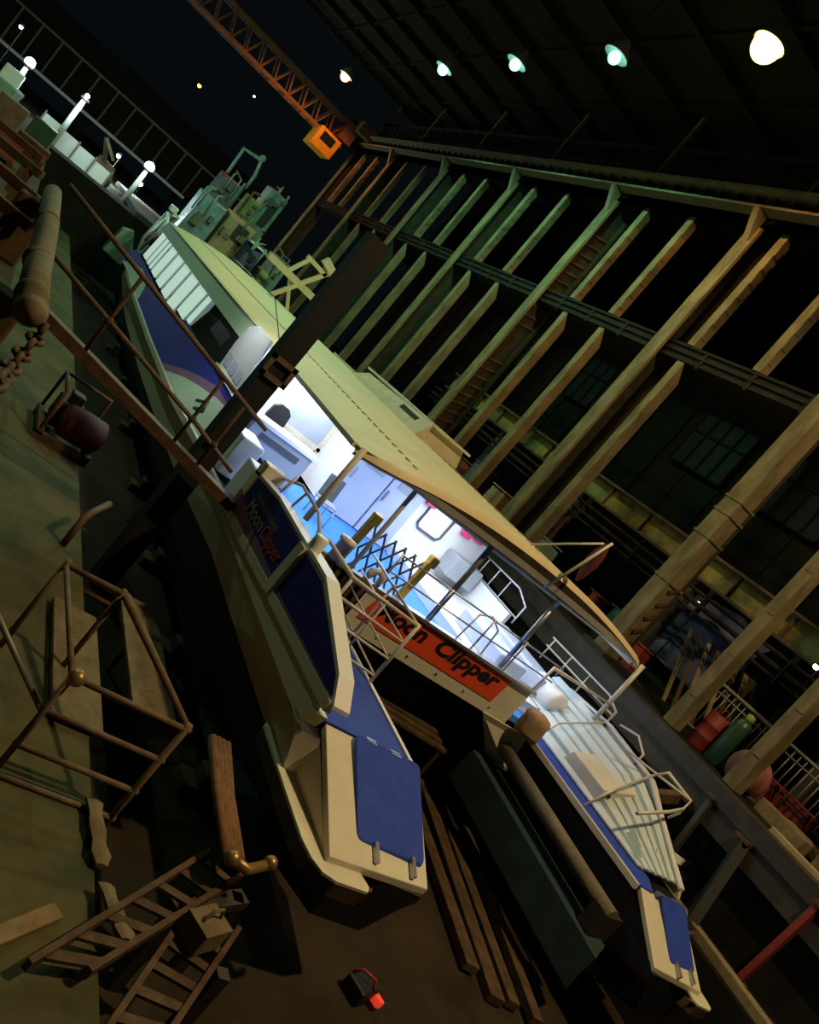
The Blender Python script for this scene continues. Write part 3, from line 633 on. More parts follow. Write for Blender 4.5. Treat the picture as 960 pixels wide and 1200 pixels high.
# bow: white boarding frame and fairing
part(F, 'bow_frame', MB().tube([(5.8, 40.6, -3.3), (5.6, 40.8, -2.4), (5.75, 40.8, -.9), (6.2, 41.5, -.8), (6.0, 41.6, -2.3), (5.85, 41.2, -3.3)], .09, 8), 'white', 'white bow frame')
part(F, 'bow_frame', MB().tube([(5.7, 40.2, -2.9), (5.75, 39.4, -1.2), (5.75, 40.8, -.9)], .07, 8), 'white')
part(F, 'bow_windlass', MB().cbox((5.75, 40.3, -2.2), (.3, .6, .4), (.3, .2, 0)), 'red')
part(F, 'bow_cap', MB().cbox((5.85, 40.9, -.62), (.35, .5, .3)), 'white', bev=.05)
part(F, 'bow_fairing', MB().prism([(4.6, 41.2, -4.0), (4.75, 41.2, -2.7), (5.2, 41.2, -2.5), (5.6, 41.2, -3.2), (5.6, 41.2, -4.1)], (0, .8, 0)), 'mint', bev=.05)
# flag staff on the aft roof edge with furled red flag
st = part(F, 'flag_staff', MB().tube([(9.75, 10.85, -1.0), (10.0, 10.6, .32)], .025).tube([(9.35, 11.4, -.6), (9.95, 10.7, .22)], .02), 'tube')
part(st, 'furled_flag', MB().loft([[(10.0 + dx * s, 10.66 + dy * s, z) for dx, dy in ((-.03, -.1), (.05, -.06), (.08, .06), (-.03, .1))] for z, s in ((.25, .5), (.05, 1.3), (-.15, 1.5), (-.4, .9), (-.55, .3))]), 'drumred', 'furled red flag')
# pole slung along the inside of the starboard hull
part(F, 'spar', MB().tube([(11.45, 10.7, -3.72), (11.45, 7.0, -3.82)], .13, 12), 'polegrey', 'tan spar along the hull')
part(F, 'spar_bracket', MB().box(11.3, 11.75, 7.0, 7.3, -4.2, -3.8), 'darksteel')
part(F, 'hull_cover', MB().loft([[(11.66, 11, -4.1), (11.2, 11, -4.15), (11.15, 11, -4.8), (11.7, 11, -5.1)], [(11.66, 6.9, -4.2), (11.2, 6.6, -4.25), (11.15, 6.6, -4.85), (11.7, 6.9, -5.1)]]), 'antifoul', 'green lower hull')

# ---- loose gear on board (each a thing of its own)
def barrier_post(x, y, label):
    t = thing('barrier_post', label, 'barrier', (x, y, -3.22), 'yellow barrier posts on the aft deck')
    part(t, 'post', MB().hexa([(x - .06, y - .06, -3.0), (x + .06, y - .06, -3.0), (x + .06, y + .06, -3.0), (x - .06, y + .06, -3.0), (x - .04, y - .06, -1.95), (x + .1, y - .06, -1.95), (x + .1, y + .06, -1.95), (x - .04, y + .06, -1.95)]), 'yellow', bev=.02)
    part(t, 'foot', MB().hexa([(x - .2, y - .2, -3.22), (x + .2, y - .2, -3.22), (x + .2, y + .2, -3.22), (x - .2, y + .2, -3.22), (x - .08, y - .08, -2.98), (x + .08, y - .08, -2.98), (x + .08, y + .08, -2.98), (x - .08, y + .08, -2.98)]), 'black')
    part(t, 'head', MB().box(x - .03, x + .14, y - .08, y + .08, -2.02, -1.82), 'yellow', bev=.02)
barrier_post(7.0, 12.0, 'yellow barrier post at the port end of the folding lattice barrier')
barrier_post(8.35, 11.9, 'yellow barrier post at the starboard end of the folding lattice barrier')
mb = MB()
for i in range(5):
    x = 7.12 + i * .24
    for z in (-2.9, -2.45): mb.bar((x, 11.95, z), (x + .26, 11.95, z + .45), .02, .035); mb.bar((x, 11.97, z + .45), (x + .26, 11.97, z), .02, .035)
solo('lattice_barrier', mb, 'darkgrey', 'dark folding lattice barrier stretched between two yellow posts', 'barrier')
def lifejacket(x, z, label):
    t = thing('life_jacket', label, 'life jacket', (x, 17.0, z))
    part(t, 'body', MB().loft([[(x + dx * s, 17.02 + dy, z + h) for dx, dy in ((-.16, .08), (-.16, -.06), (.16, -.06), (.16, .08))] for h, s in ((-.28, .8), (-.1, 1), (.12, .9), (.2, .5))]), 'mag', bev=.03)
    part(t, 'strap', MB().box(x - .15, x + .15, 16.94, 16.97, z - .1, z - .05), 'darkgrey')
lifejacket(10.9, -1.42, 'magenta life jacket hanging beside the grey doors')
lifejacket(12.25, -1.5, 'magenta life jacket hanging above the grey wall locker')
lifejacket(12.65, -1.42, 'magenta life jacket hanging nearest the roof edge')
def chair(x, y, label):
    t = thing('deck_chair', label, 'chair', (x, y, -3.22))
    part(t, 'seat', MB().box(x - .22, x + .22, y - .22, y + .22, -2.8, -2.75), 'greybox', bev=.02)
    part(t, 'backrest', MB().cbox((x, y + .22, -2.5), (.42, .04, .5), (-.15, 0, 0)), 'darkgrey', bev=.02)
    for sx in (-1, 1):
        for sy in (-1, 1): part(t, 'leg', MB().tube([(x + sx * .2, y + sy * .2, -3.22), (x + sx * .19, y + sy * .19, -2.78)], .015), 'steel')
chair(7.9, 15.4, 'grey metal chair beside the bar counter')
t = thing('office_seat', 'black padded seat behind the grey bar counter', 'chair', (6.7, 17.3, -3.22))
part(t, 'backrest', MB().loft([[(6.45 + a, 17.4, -2.5), (6.95 - a, 17.4, -2.5), (6.95 - a, 17.5, -2.5 + .0), (6.45 + a, 17.5, -2.5)] if z == 0 else [(6.45 + a, 17.4, z), (6.95 - a, 17.4, z), (6.95 - a, 17.5, z), (6.45 + a, 17.5, z)] for a, z in ((.05, -2.6), (0, -2.3), (.03, -2.05), (.15, -1.95))]), 'black', bev=.02)
part(t, 'seat', MB().box(6.42, 6.98, 16.95, 17.4, -2.75, -2.62), 'black', bev=.03)
part(t, 'pedestal', MB().tube([(6.7, 17.2, -3.22), (6.7, 17.2, -2.75)], .04), 'steel')
# trestle standing on the roof
t = thing('timber_trestle', 'cream timber trestle with a long cross beam standing on the ferry roof', 'trestle', (9.3, 32, -.64))
part(t, 'cross_beam', MB().bar((8.0, 31.8, .50), (10.6, 32.2, .36), .22, .26), 'creamtimber')
mb = MB().bar((9.0, 32, -.62), (10.35, 32, 1.65), .16, .16); part(t, 'brace', mb, 'creamtimber')
part(t, 'brace', MB().bar((9.9, 32.1, -.62), (9.2, 32.1, .4), .12, .12), 'creamtimber')
part(t, 'brace', MB().bar((8.9, 31.9, .4), (9.35, 31.9, 1.45), .14, .14), 'creamtimber')
part(t, 'top_rail', MB().bar((9.2, 32, 1.4), (10.2, 32, 1.3), .16, .16), 'creamtimber')
part(t, 'top_board', MB().bar((9.8, 32, 1.75), (10.7, 32, 1.4), .3, .3), 'creamtimber')
t = thing('roof_ladder', 'cream ladder lying along the far edge of the ferry roof', 'ladder', (11.2, 26, -.75))
part(t, 'stile', MB().box(11.0, 11.06, 24, 28.4, -.74, -.6), 'creamtimber'); part(t, 'stile', MB().box(11.4, 11.46, 24, 28.4, -.78, -.62), 'creamtimber')
mb = MB()
for i in range(11): mb.box(11.06, 11.4, 24.2 + i * .4, 24.25 + i * .4, -.72, -.66)
part(t, 'rungs', mb, 'creamtimber')

# ================================================================== UNDER THE FERRY
for i, (x, y) in enumerate([(x, y) for x in (5.95, 12.8) for y in (8.5, 11.5, 14.5, 18, 22, 26, 30, 34)]):
    t = MB().box(x - .7, x + .7, y - .2, y + .2, FZ, FZ + .18).box(x - .5, x + .5, y - .17, y + .17, FZ + .18, FZ + .36)
    solo('keel_block', t, 'wood', 'timber keel block under the %s hull, %s from the stern' % ('port' if x < 9 else 'starboard', ORD[i % 8]), 'block', 'keel blocks', bev=.02)
pl = [((10.2, 6.6), (11.3, 11.5), .28), ((10.55, 6.6), (11.75, 12.2), .22), ((9.9, 7.0), (10.9, 12.5), .25), ((10.9, 6.4), (11.9, 10.5), .2), ((8.9, 8.0), (10.3, 13.5), .3)]
for i, (a, b, w) in enumerate(pl):
    solo('timber_baulk', MB().bar((*a, FZ + .08 + .015 * i), (*b, FZ + .08 + .015 * i), w, .14), 'wood', 'long timber baulk on the dock floor between the hulls, %s from the starboard side' % ['second', 'nearest', 'fourth', 'third', 'fifth'][i], 'timber', 'timber baulks between the hulls', bev=.015)
t = thing('trestle_stage', 'dark steel trestle stage with slatted top between the hulls', 'trestle', (9.6, 11.5, FZ))
mb = MB()
for i in range(7): mb.bar((8.4 + .05 * i, 11.0 + .28 * i, -4.35), (10.5 + .05 * i, 10.8 + .28 * i, -4.35), .16, .05)
part(t, 'slats', mb, 'wood')
for p in ((8.5, 11.0), (10.4, 10.8), (8.8, 12.7), (10.8, 12.5)): part(t, 'leg', MB().bar((p[0], p[1], FZ), (p[0], p[1], -4.38), .09, .09), 'darksteel')
part(t, 'crossbar', MB().bar((8.5, 11.0, -4.9), (10.4, 10.8, -4.9), .06, .06), 'darksteel')
t = thing('site_lantern', 'small red lantern with a dark body lying on the dock floor behind the stern', 'lantern', (7.5, 6.05, FZ))
part(t, 'body', MB().cbox((7.4, 6.1, FZ + .1), (.36, .3, .2), (0, 0, .4)), 'black', bev=.03)
part(t, 'lens', MB().cbox((7.62, 6.0, FZ + .1), (.14, .16, .1), (0, .3, .4)), 'redled', 'glowing red lens', bev=.02)
part(t, 'handle', MB().tube([(7.25, 6.2, FZ + .18), (7.3, 6.15, FZ + .3), (7.45, 6.05, FZ + .3), (7.5, 6.0, FZ + .18)], .015), 'red')
# shores on the starboard side
shores = [((14.8, 6.75, -3.75), (14.85, 6.7, -1.9), 'drumred', 'red-painted steel prop standing on the starboard ledge', .12), ((13.65, 10.2, -3.3), (14.9, 9.7, -2.4), 'wood', 'timber shore braced from the hull to the quay edge', .2),
          ((14.6, 8.9, -3.75), (14.9, 9.3, -2.0), 'darksteel', 'thin dark prop below the quay edge beside the ramp', .12), ((14.2, 7.6, -3.75), (14.9, 8.3, -2.1), 'blackpost', 'black raking prop under the quay edge', .2)]
for p, q, m, lab, w in shores:
    t = thing('shore_prop', lab, 'prop', p)
    part(t, 'shaft', MB().bar(p, q, w, w), m, bev=.01)
    part(t, 'foot', MB().box(p[0] - w, p[0] + w, p[1] - w, p[1] + w, p[2], p[2] + .06), 'rust')
    part(t, 'head', MB().cbox(q, (w * 1.6, w * 1.6, .06)), 'rust')
solo('timber_sill', MB().bar((14.2, 5.6, -3.66), (14.35, 9.2, -3.66), .22, .18), 'paletimber', 'pale timber sill lying along the starboard ledge', 'timber', bev=.02)
solo('plank', MB().bar((14.5, 6.0, -3.72), (14.55, 7.2, -3.72), .4, .06), 'wood', 'broad dark plank lying on the starboard ledge at the foot of the red prop', 'plank', bev=.01)

# ================================================================== PORT SIDE OF THE DOCK
# gangway from the quay to the ferry
t = thing('gangway', 'rusty narrow gangway with pipe handrails from the quay to the ferry', 'gangway', (2.9, 12.1, -2.3))
part(t, 'walkway', MB().bar((.85, 12.15, -2.18), (4.95, 12.15, -3.04), .34, .06), 'rustpipe')
part(t, 'stringer', MB().bar((.85, 11.98, -2.22), (4.95, 11.98, -3.08), .06, .16), 'rust')
part(t, 'mid_rail', MB().tube([(.85, 12.0, -1.58), (3.7, 12.0, -2.32), (4.6, 12.0, -2.62)], .035), 'rustpipe')
part(t, 'hand_rail', MB().tube([(.6, 12.0, -.78), (4.6, 12.0, -1.80)], .035), 'rustpipe')
for x, zt, m in ((1.93, -1.14, .8), (3.63, -1.58, 1), (4.12, -1.72, 1)):
    part(t, 'stanchion', MB().tube([(x, 12.0, -2.2 - (x - .85) * .21), (x, 12.0, zt)], .03), 'rust')
    part(t, 'clamp', MB().sphere((x, 12.0, -1.58 - (x - .85) * .26), .06, 8), 'rust')
part(t, 'foot_chock', MB().box(4.8, 5.0, 11.9, 12.35, -3.12, -2.98), 'darksteel')
# black steel post standing in the dock
t = thing('dock_post', 'tall black steel post standing in the dock beside the ferry', 'post', (4.35, 12.7, FZ))
part(t, 'shaft', MB().box(4.17, 4.53, 12.55, 12.9, FZ, 1.45), 'blackpost')
mb = MB().box(4.12, 4.6, 12.48, 12.55, -.92, -.84).box(4.12, 4.6, 12.48, 12.55, -1.22, -1.14).box(4.12, 4.2, 12.48, 12.55, -1.22, -.84).box(4.52, 4.6, 12.48, 12.55, -1.22, -.84)
part(t, 'collar', mb, 'rustpipe', 'rusty square collar')
solo('pipe_hook', MB().tube([(4.5, 13.6, -3.9), (4.52, 14.0, -4.5), (4.52, 14.0, -4.85), (4.55, 13.4, -4.9), (4.58, 12.7, -4.4)], .035), 'fence', 'bent grey pipe hook hanging beside the port hull', 'hook')
# tapering pole and chain on the quay edge
t = thing('boom_pole', 'thick pale pole lying along the port quay edge', 'pole', (.5, 8, -1.75))
part(t, 'pole', MB().tube([(.555, 5.96, -1.17), (.55, 7.2, -1.155), (.53, 8.6, -1.05), (.47, 10.9, -.90)], .109, 14, r2=.098), 'polegrey')
for y, z in ((6.4, -1.168), (7.6, -1.13), (9.2, -1.01)): part(t, 'band', MB().lathe((.552 - (y - 6) * .014, y, z), [(.116, -.022), (.116, .022)], (0, 1, .03), 14), 'polegrey')
part(t, 'end_cap', MB().lathe((.555, 5.96, -1.17), [(.015, -.12), (.075, -.09), (.112, 0)], (0, 1, 0), 14), 'rustpipe')
solo('timber_chock', MB().box(.25, .59, 6.5, 6.8, QZ, -1.28), 'wood', 'timber chock under the near end of the pale pole', 'block', bev=.03)
solo('timber_chock', MB().box(.2, .58, 10.3, 10.6, QZ, -1.02), 'wood', 'taller timber chock under the far end of the pale pole', 'block', bev=.03)
t = thing('mooring_chain', 'heavy rusty chain slung from the near end of the pale pole', 'chain', (.5, 5.2, -1.75))
A0, A1 = V((.68, 5.95, -1.24)), V((.47, 4.35, -1.24)); d = (A1 - A0).normalized(); sd = d.cross(V((0, 0, 1)))
for i in range(12):
    f = i / 11; a = A0.lerp(A1, f) + V((0, 0, -.12 * math.sin(math.pi * f))); q = sd if i % 2 else V((0, 0, 1))
    part(t, 'chain_link', MB().tube([a + d * .095 * math.cos(k / 10 * 2 * math.pi) + q * .048 * math.sin(k / 10 * 2 * math.pi) for k in range(11)], .02, 6), 'rust')
part(t, 'shackle', MB().tube([(.56, 5.94, -1.12), (.62, 5.96, -1.18), (.68, 5.95, -1.24)], .025, 6), 'rust')

# items on the port quay, far left
for i, (y, x0, x1, h) in enumerate([(9.6, .05, .55, -1.2), (11.2, -.1, .5, -1.1), (13.2, -.2, .45, -1.0), (16.0, -.3, .4, -1.0)]):
    t = thing('quay_trestle', 'small timber trestle on the port quay, %s from the chain' % ORD[i], 'trestle', (x0, y, QZ), 'timber trestles on the port quay')
    part(t, 'beam', MB().bar((x0 - .6, y + .5, h), (x1 - .1, y, h), .12, .12), 'wood', bev=.01)
    part(t, 'leg', MB().bar((x0 - .4, y + .4, QZ), (x0 - .4, y + .4, h), .1, .1), 'wood')
    part(t, 'leg', MB().bar((x1 - .25, y + .06, QZ), (x1 - .25, y + .06, h), .1, .1), 'wood')
for i, (x, y, z, m, lab) in enumerate([(-.4, 20, .5, 'pink', 'pinkish crate on the port quay beyond the pale pole'), (.1, 24, .5, 'wood', 'brown timber crate on the port quay'), (-.8, 28, .8, 'polegrey', 'grey crate on the port quay near the lamp post'), (.1, 33, .7, 'gasgreen', 'dark green skip on the port quay beside the hoarding')]):
    t = thing('crate', lab, 'crate', (x, y, QZ)); part(t, 'body', MB().box(x - .4, x + .4, y - .4, y + .4, QZ + .08, QZ + z), m, bev=.02)
    mb = MB().box(x - .42, x - .3, y - .42, y + .42, QZ, QZ + .08).box(x + .3, x + .42, y - .42, y + .42, QZ, QZ + .08)
    part(t, 'runner', mb, 'wood')
# pump / compressor on the ledge
t = thing('pump_set', 'old pump set with a dark red drum on a steel skid on the green ledge', 'pump', (3.05, 15.3, -4.6))
part(t, 'skid', MB().box(2.5, 3.5, 14.6, 14.75, -4.6, -4.45).box(2.5, 3.5, 15.8, 15.95, -4.6, -4.45).box(2.5, 2.62, 14.6, 15.95, -4.5, -4.4).box(3.38, 3.5, 14.6, 15.95, -4.5, -4.4), 'rust')
part(t, 'drum', MB().lathe((3.15, 14.95, -4.12), [(.05, -.35), (.3, -.33), (.32, 0), (.3, .33), (.05, .35)], (1, .2, 0)), 'pumpred', 'dark red drum')
part(t, 'engine', MB().box(2.65, 3.1, 15.2, 15.8, -4.4, -3.95).box(2.75, 3.0, 15.3, 15.6, -3.95, -3.75), 'darksteel', bev=.03)
part(t, 'frame', MB().tube([(2.55, 14.65, -4.45), (2.55, 14.65, -3.65), (2.55, 15.9, -3.65), (2.55, 15.9, -4.45)], .03).tube([(3.45, 15.9, -4.45), (3.45, 15.9, -3.65), (2.55, 15.9, -3.65)], .03), 'rust')
t = thing('bent_pipe', 'cranked rusty pipe standing at the edge of the green ledge', 'pipe', (3.3, 11.3, -4.6))
part(t, 'pipe', MB().tube([(3.1, 11.2, -4.6), (3.1, 11.2, -4.1), (3.2, 11.4, -4.05), (3.45, 11.9, -4.0)], .05), 'rustpipe')
# scaffold landing with guard rails
t = thing('scaffold_landing', 'rusty pipe scaffold landing with four guard rails on the port ledge', 'scaffold', (3.0, 7.2, -4.6))
for x, y in ((2.45, 6.22), (2.4, 8.13), (3.58, 6.22), (3.05, 8.13)): part(t, 'standard', MB().tube([(x, y, -4.6 if x < 3.4 else FZ), (x, y, -3.44)], .032), 'rustpipe')
for z in (-3.5, -3.87, -4.25, -4.58): part(t, 'guard_rail', MB().tube([(2.42, 6.22, z), (3.62, 6.22, z)], .028), 'rustpipe')
part(t, 'guard_rail', MB().tube([(2.38, 8.13, -3.5), (3.1, 8.13, -3.5), (3.62, 6.22, -3.5)], .028), 'rustpipe')
part(t, 'guard_rail', MB().tube([(2.4, 8.13, -3.5), (2.45, 6.22, -3.5)], .028), 'rustpipe')
part(t, 'brace', MB().tube([(1.6, 6.4, -3.3), (2.45, 6.22, -3.9)], .026), 'fence')
part(t, 'end_knob', MB().sphere((2.48, 6.2, -3.48), .075), 'skin', 'pale brass ball')
for i, (x0, x1, y0, y1, lab) in enumerate([(2.93, 3.5, 7.27, 9.5, 'grey-brown staging board inside the scaffold, on the ledge side'), (3.9, 4.48, 8.05, 10.55, 'grey-brown staging board inside the scaffold, on the ferry side')]):
    b = thing('staging_board', lab, 'board', ((x0 + x1) / 2, (y0 + y1) / 2, -4.6))
    part(b, 'board', MB().box(x0, x1, y0, y1, -4.56, -4.5), 'boardgrey', bev=.01)
    for y in (y0 + .05, y1 - .15): part(b, 'batten', MB().box(x0, x1, y, y + .1, -4.6, -4.56), 'rust')
t = thing('scaffold_trestle', 'dark steel frame carrying the outer staging board over the dock floor', 'frame', (4.2, 9.2, FZ))
for y in (8.2, 10.3):
    part(t, 'ledger', MB().tube([(3.3, y, -4.64), (4.6, y, -4.64)], .035), 'rust'); part(t, 'leg', MB().tube([(4.4, y, FZ), (4.4, y, -4.64)], .035), 'rust')
# ladders in the near left corner
def ladder(nm, lab, s1, s2, n, m):
    t = thing(nm, lab, 'ladder', s1[0])
    part(t, 'stringer', MB().bar(s1[0], s1[1], .05, .09), m); part(t, 'stringer', MB().bar(s2[0], s2[1], .05, .09), m)
    for i in range(n):
        f = (i + .5) / n; a = V(s1[0]).lerp(V(s1[1]), f); b = V(s2[0]).lerp(V(s2[1]), f); part(t, 'rung', MB().bar(a, b, .09, .03), 'rust')
ladder('steel_ladder', 'rusty steel ladder leaning from the port ledge to the hull', ((2.75, 4.36, -4.45), (4.45, 5.95, -4.35)), ((3.2, 4.42, -4.45), (4.75, 5.75, -4.35)), 7, 'rust')
ladder('steel_ladder', 'second rusty ladder nearer the viewer, below the rope bundle', ((3.4, 4.1, -4.55), (4.4, 5.6, -4.5)), ((3.85, 4.1, -4.55), (4.75, 5.3, -4.5)), 6, 'rust')
t = thing('rope_bundle', 'thick brown rope bundle hanging against the dark hull side', 'rope', (4.45, 6.3, -4.3))
for k in range(4): part(t, 'strand', MB().tube([(4.38 + .06 * k, 7.1, -3.95), (4.36 + .06 * k, 6.4, -4.02 - .01 * k), (4.36 + .05 * k, 5.6, -4.08)], .05), 'rope')
t = thing('pipe_coupling', 'shiny brass coloured pipe coupling below the rope bundle', 'coupling', (4.6, 5.55, -4.1))
part(t, 'pipe', MB().tube([(4.36, 5.52, -4.02), (4.55, 5.5, -4.06), (4.8, 5.62, -4.02)], .05), 'skin'); part(t, 'collar', MB().sphere((4.36, 5.52, -4.02), .075), 'skin'); part(t, 'collar', MB().sphere((4.8, 5.62, -4.0), .07), 'skin')
t = thing('plank_support', 'dark timber frame carrying the ladders and pipe coupling', 'frame', (4.4, 5.6, FZ))
for p in ((4.2, 5.4), (4.85, 5.7), (4.5, 4.8)): part(t, 'leg', MB().bar((*p, FZ), (*p, -4.5), .12, .12), 'darksteel')
part(t, 'head_beam', MB().bar((4.1, 5.35, -4.55), (4.95, 5.75, -4.55), .16, .1), 'darksteel')
for i, (p, q, lab) in enumerate([((3.42, 5.55, -4.54), (3.36, 6.25, -4.52), 'tan rag bundle under the scaffold rails'), ((3.52, 4.75, -4.42), (3.42, 5.3, -4.5), 'tan rag bundle draped over the steel ladder')]):
    solo('rag_bundle', MB().loft([[(V(p).lerp(V(q), f) + V((math.cos(a) * r * (1 + .3 * math.sin(3 * a + i)), .04 * math.sin(5 * a), math.sin(a) * r * .6))) for a in [k * math.pi / 5 for k in range(10)]] for f, r in ((0, .05), (.15, .09), (.35, .06), (.55, .08), (.8, .06), (1, .08))]), 'boardgrey', lab, 'rags')
solo('plank', MB().bar((2.3, 4.4, -4.57), (3.05, 5.0, -4.57), .14, .05), 'paletimber', 'pale plank with plaster lumps on the near port ledge', 'plank', bev=.01)
solo('tool_bag', MB().cbox((4.25, 5.05, -4.38), (.34, .28, .22), (0, 0, .5)).tube([(4.15, 5.0, -4.27), (4.2, 5.03, -4.17), (4.3, 5.08, -4.17), (4.35, 5.1, -4.27)], .015), 'boardgrey', 'tan tool bag resting on the ladder', 'bag', bev=.04)

# ================================================================== STARBOARD QUAY
for i in range(4):
    y0 = 2.5 + i * 2.7
    t = thing('barrier_fence', 'grey steel pedestrian barrier on the quay, %s from the near end' % ORD[i], 'barrier', (17.2, y0 + 1.2, QZ), 'pedestrian barriers on the starboard quay')
    part(t, 'frame', MB().tube([(17.2, y0, QZ + .02), (17.2, y0, -.35), (17.2, y0 + 2.4, -.35), (17.2, y0 + 2.4, QZ + .02)], .03).tube([(17.2, y0, QZ + .2), (17.2, y0 + 2.4, QZ + .2)], .025).tube([(17.2, y0, -.55), (17.2, y0 + 2.4, -.55)], .02), 'fence')
    mb = MB()
    for k in range(13): mb.tube([(17.2, y0 + .18 + k * .17, QZ + .2), (17.2, y0 + .18 + k * .17, -.4)], .014, 6)
    part(t, 'bars', mb, 'fence')
    for y in (y0 + .3, y0 + 2.1): part(t, 'foot', MB().box(16.9, 17.5, y, y + .06, QZ, QZ + .05), 'fence')
t = thing('fuel_drum', 'red drum standing on the quay beside the ochre post', 'drum', (16.55, 11.5, QZ))
part(t, 'body', MB().lathe((16.55, 11.45, QZ), [(.24, 0), (.25, .02), (.25, .28), (.265, .3), (.25, .32), (.25, .58), (.265, .6), (.25, .62), (.25, .85), (.22, .88), (.05, .89)], n=20), 'drumred')
part(t, 'handle', MB().tube([(16.4, 11.4, -.87), (16.42, 11.42, -.72), (16.6, 11.45, -.72), (16.65, 11.45, -.87)], .02), 'drumred')
t = thing('gas_cylinder', 'dark green gas cylinder with a yellow cap next to the red drum', 'gas cylinder', (16.5, 10.9, QZ))
part(t, 'body', MB().lathe((16.5, 10.9, QZ), [(.18, 0), (.2, .03), (.2, 1.0), (.16, 1.12), (.07, 1.18)], n=20), 'gasgreen')
part(t, 'cap', MB().lathe((16.5, 10.9, QZ + 1.16), [(.08, 0), (.1, .05), (.1, .14), (.04, .18)]), 'lime', 'yellow cap')
t = thing('cable_reel', 'orange-pink cable drum half hidden behind the quay edge', 'reel', (16.4, 10.05, QZ))
for x in (16.25, 16.55): part(t, 'flange', MB().lathe((x, 10.05, QZ + .42), [(.02, -.02), (.42, -.02), (.42, .02), (.02, .02)], (1, 0, 0), 24), 'pink')
part(t, 'core', MB().lathe((16.25, 10.05, QZ + .42), [(.2, 0), (.2, .3)], (1, 0, 0), 20), 'rope')
for i, (x, y, lab) in enumerate([(17.9, 10.5, 'red plastic crate behind the barriers, nearer the cable drum'), (18.0, 9.6, 'red plastic crate behind the barriers, farther from the drum')]):
    t = thing('crate', lab, 'crate', (x, y, QZ)); part(t, 'body', MB().box(x - .3, x + .3, y - .3, y + .3, QZ, QZ + .55), 'drumred', bev=.03)
    part(t, 'rim', MB().box(x - .33, x + .33, y - .33, y + .33, QZ + .5, QZ + .58), 'drumred')
for i, (x, y) in enumerate([(16.3, 8.9), (16.7, 8.5), (16.6, 7.75)]):
    solo('timber_stack_piece', MB().bar((x, y - .7, QZ + .15), (x + .1, y + .5, QZ + .15), .3, .3), 'paletimber', 'squared tan timber on the quay behind the near post, %s from the cable drum' % ORD[i], 'timber', 'squared timbers on the quay', bev=.02)
solo('quay_bracket', MB().box(15.36, 15.5, 7.2, 8.4, QZ, -1.62), 'bag', 'pale painted kerb block at the edge of the starboard quay', 'kerb', bev=.02)
# blue tarp over a stack
t = thing('tarpaulin', 'crumpled dark blue tarpaulin draped over a stack behind the columns', 'tarp', (19.2, 15.6, QZ))
mb = MB(); mb.smooth = True; nu, nv = 14, 10; vs = []
for j in range(nv + 1):
    for i in range(nu + 1):
        u, v = i / nu, j / nv; y = 14.4 + 3.4 * u; z = QZ + .7 + 2.4 * v - .5 * abs(u - .45) * v; x = 19.6 + .9 * v ** 2 + .12 * math.sin(u * 17 + v * 4) + .08 * math.sin(v * 13 + u * 5)
        vs.append((x, y, z))
mb.poly(vs, [(j * (nu + 1) + i, j * (nu + 1) + i + 1, (j + 1) * (nu + 1) + i + 1, (j + 1) * (nu + 1) + i) for j in range(nv) for i in range(nu)])
part(t, 'sheet', mb, 'tarp'); part(t, 'eyelets', MB().box(19.55, 19.6, 14.4, 17.8, QZ + .66, QZ + .72), 'darkgrey')
mb = MB().box(20.3, 21.4, 14.7, 17.5, QZ, .2); solo('pallet_stack', mb, 'wood', 'dark stack under the blue tarpaulin', 'stack', bev=.05)
cl = [(17.6, 17.6, .5, .9, 'drumred', 'red drum on the quay below the flag staff'), (17.5, 16.4, .6, 1.0, 'gasgreen', 'dark green bin on the quay next to the red drum'), (17.8, 15.4, .45, .7, 'drumred', 'red toolbox on the quay beside the green bin'), (17.2, 18.6, .7, .5, 'tarp', 'blue wrapped bale on the quay behind the ferry roof'), (17.3, 20.6, .8, 1.1, 'mint', 'greenish cabinet on the quay behind the ferry roof'), (17.4, 23.9, .9, 1.3, 'bag', 'tan sheeted heap on the quay'), (17.5, 26.0, .8, 1.5, 'darkgrey', 'dark cabinet on the quay behind the roof housing'), (17.7, 28.0, .6, 1.2, 'pink', 'pinkish crate on the quay behind the roof housing'), (18.1, 31, .7, 1.3, 'pink', 'pinkish crate on the quay beyond the dark cabinet'), (17.8, 34.0, .8, 1.0, 'mint', 'pale green crate on the quay near the ladder')]
for x, y, w, h, m, lab in cl:
    t = thing('crate' if 'crate' in lab else lab.split(' on ')[0].split()[-1], lab, 'container', (x, y, QZ))
    mb = MB().lathe((x, y, QZ), [(w * .55, 0), (w * .58, h * .3), (w * .55, h * .6), (w * .5, h), (.05, h + .02)], n=18) if 'drum' in lab else MB().hexa([(x - w * .5, y - w * .6, QZ), (x + w * .5, y - w * .6, QZ), (x + w * .5, y + w * .6, QZ), (x - w * .5, y + w * .6, QZ), (x - w * .46, y - w * .52, QZ + h), (x + w * .4, y - w * .55, QZ + h * .92), (x + w * .44, y + w * .55, QZ + h), (x - w * .46, y + w * .5, QZ + h * .95)])
    part(t, 'body', mb, m, bev=.03)
    part(t, 'lid', MB().box(x - w * .5, x + w * .5, y - w * .55, y + w * .55, QZ + h, QZ + h + .05), m, bev=.01)
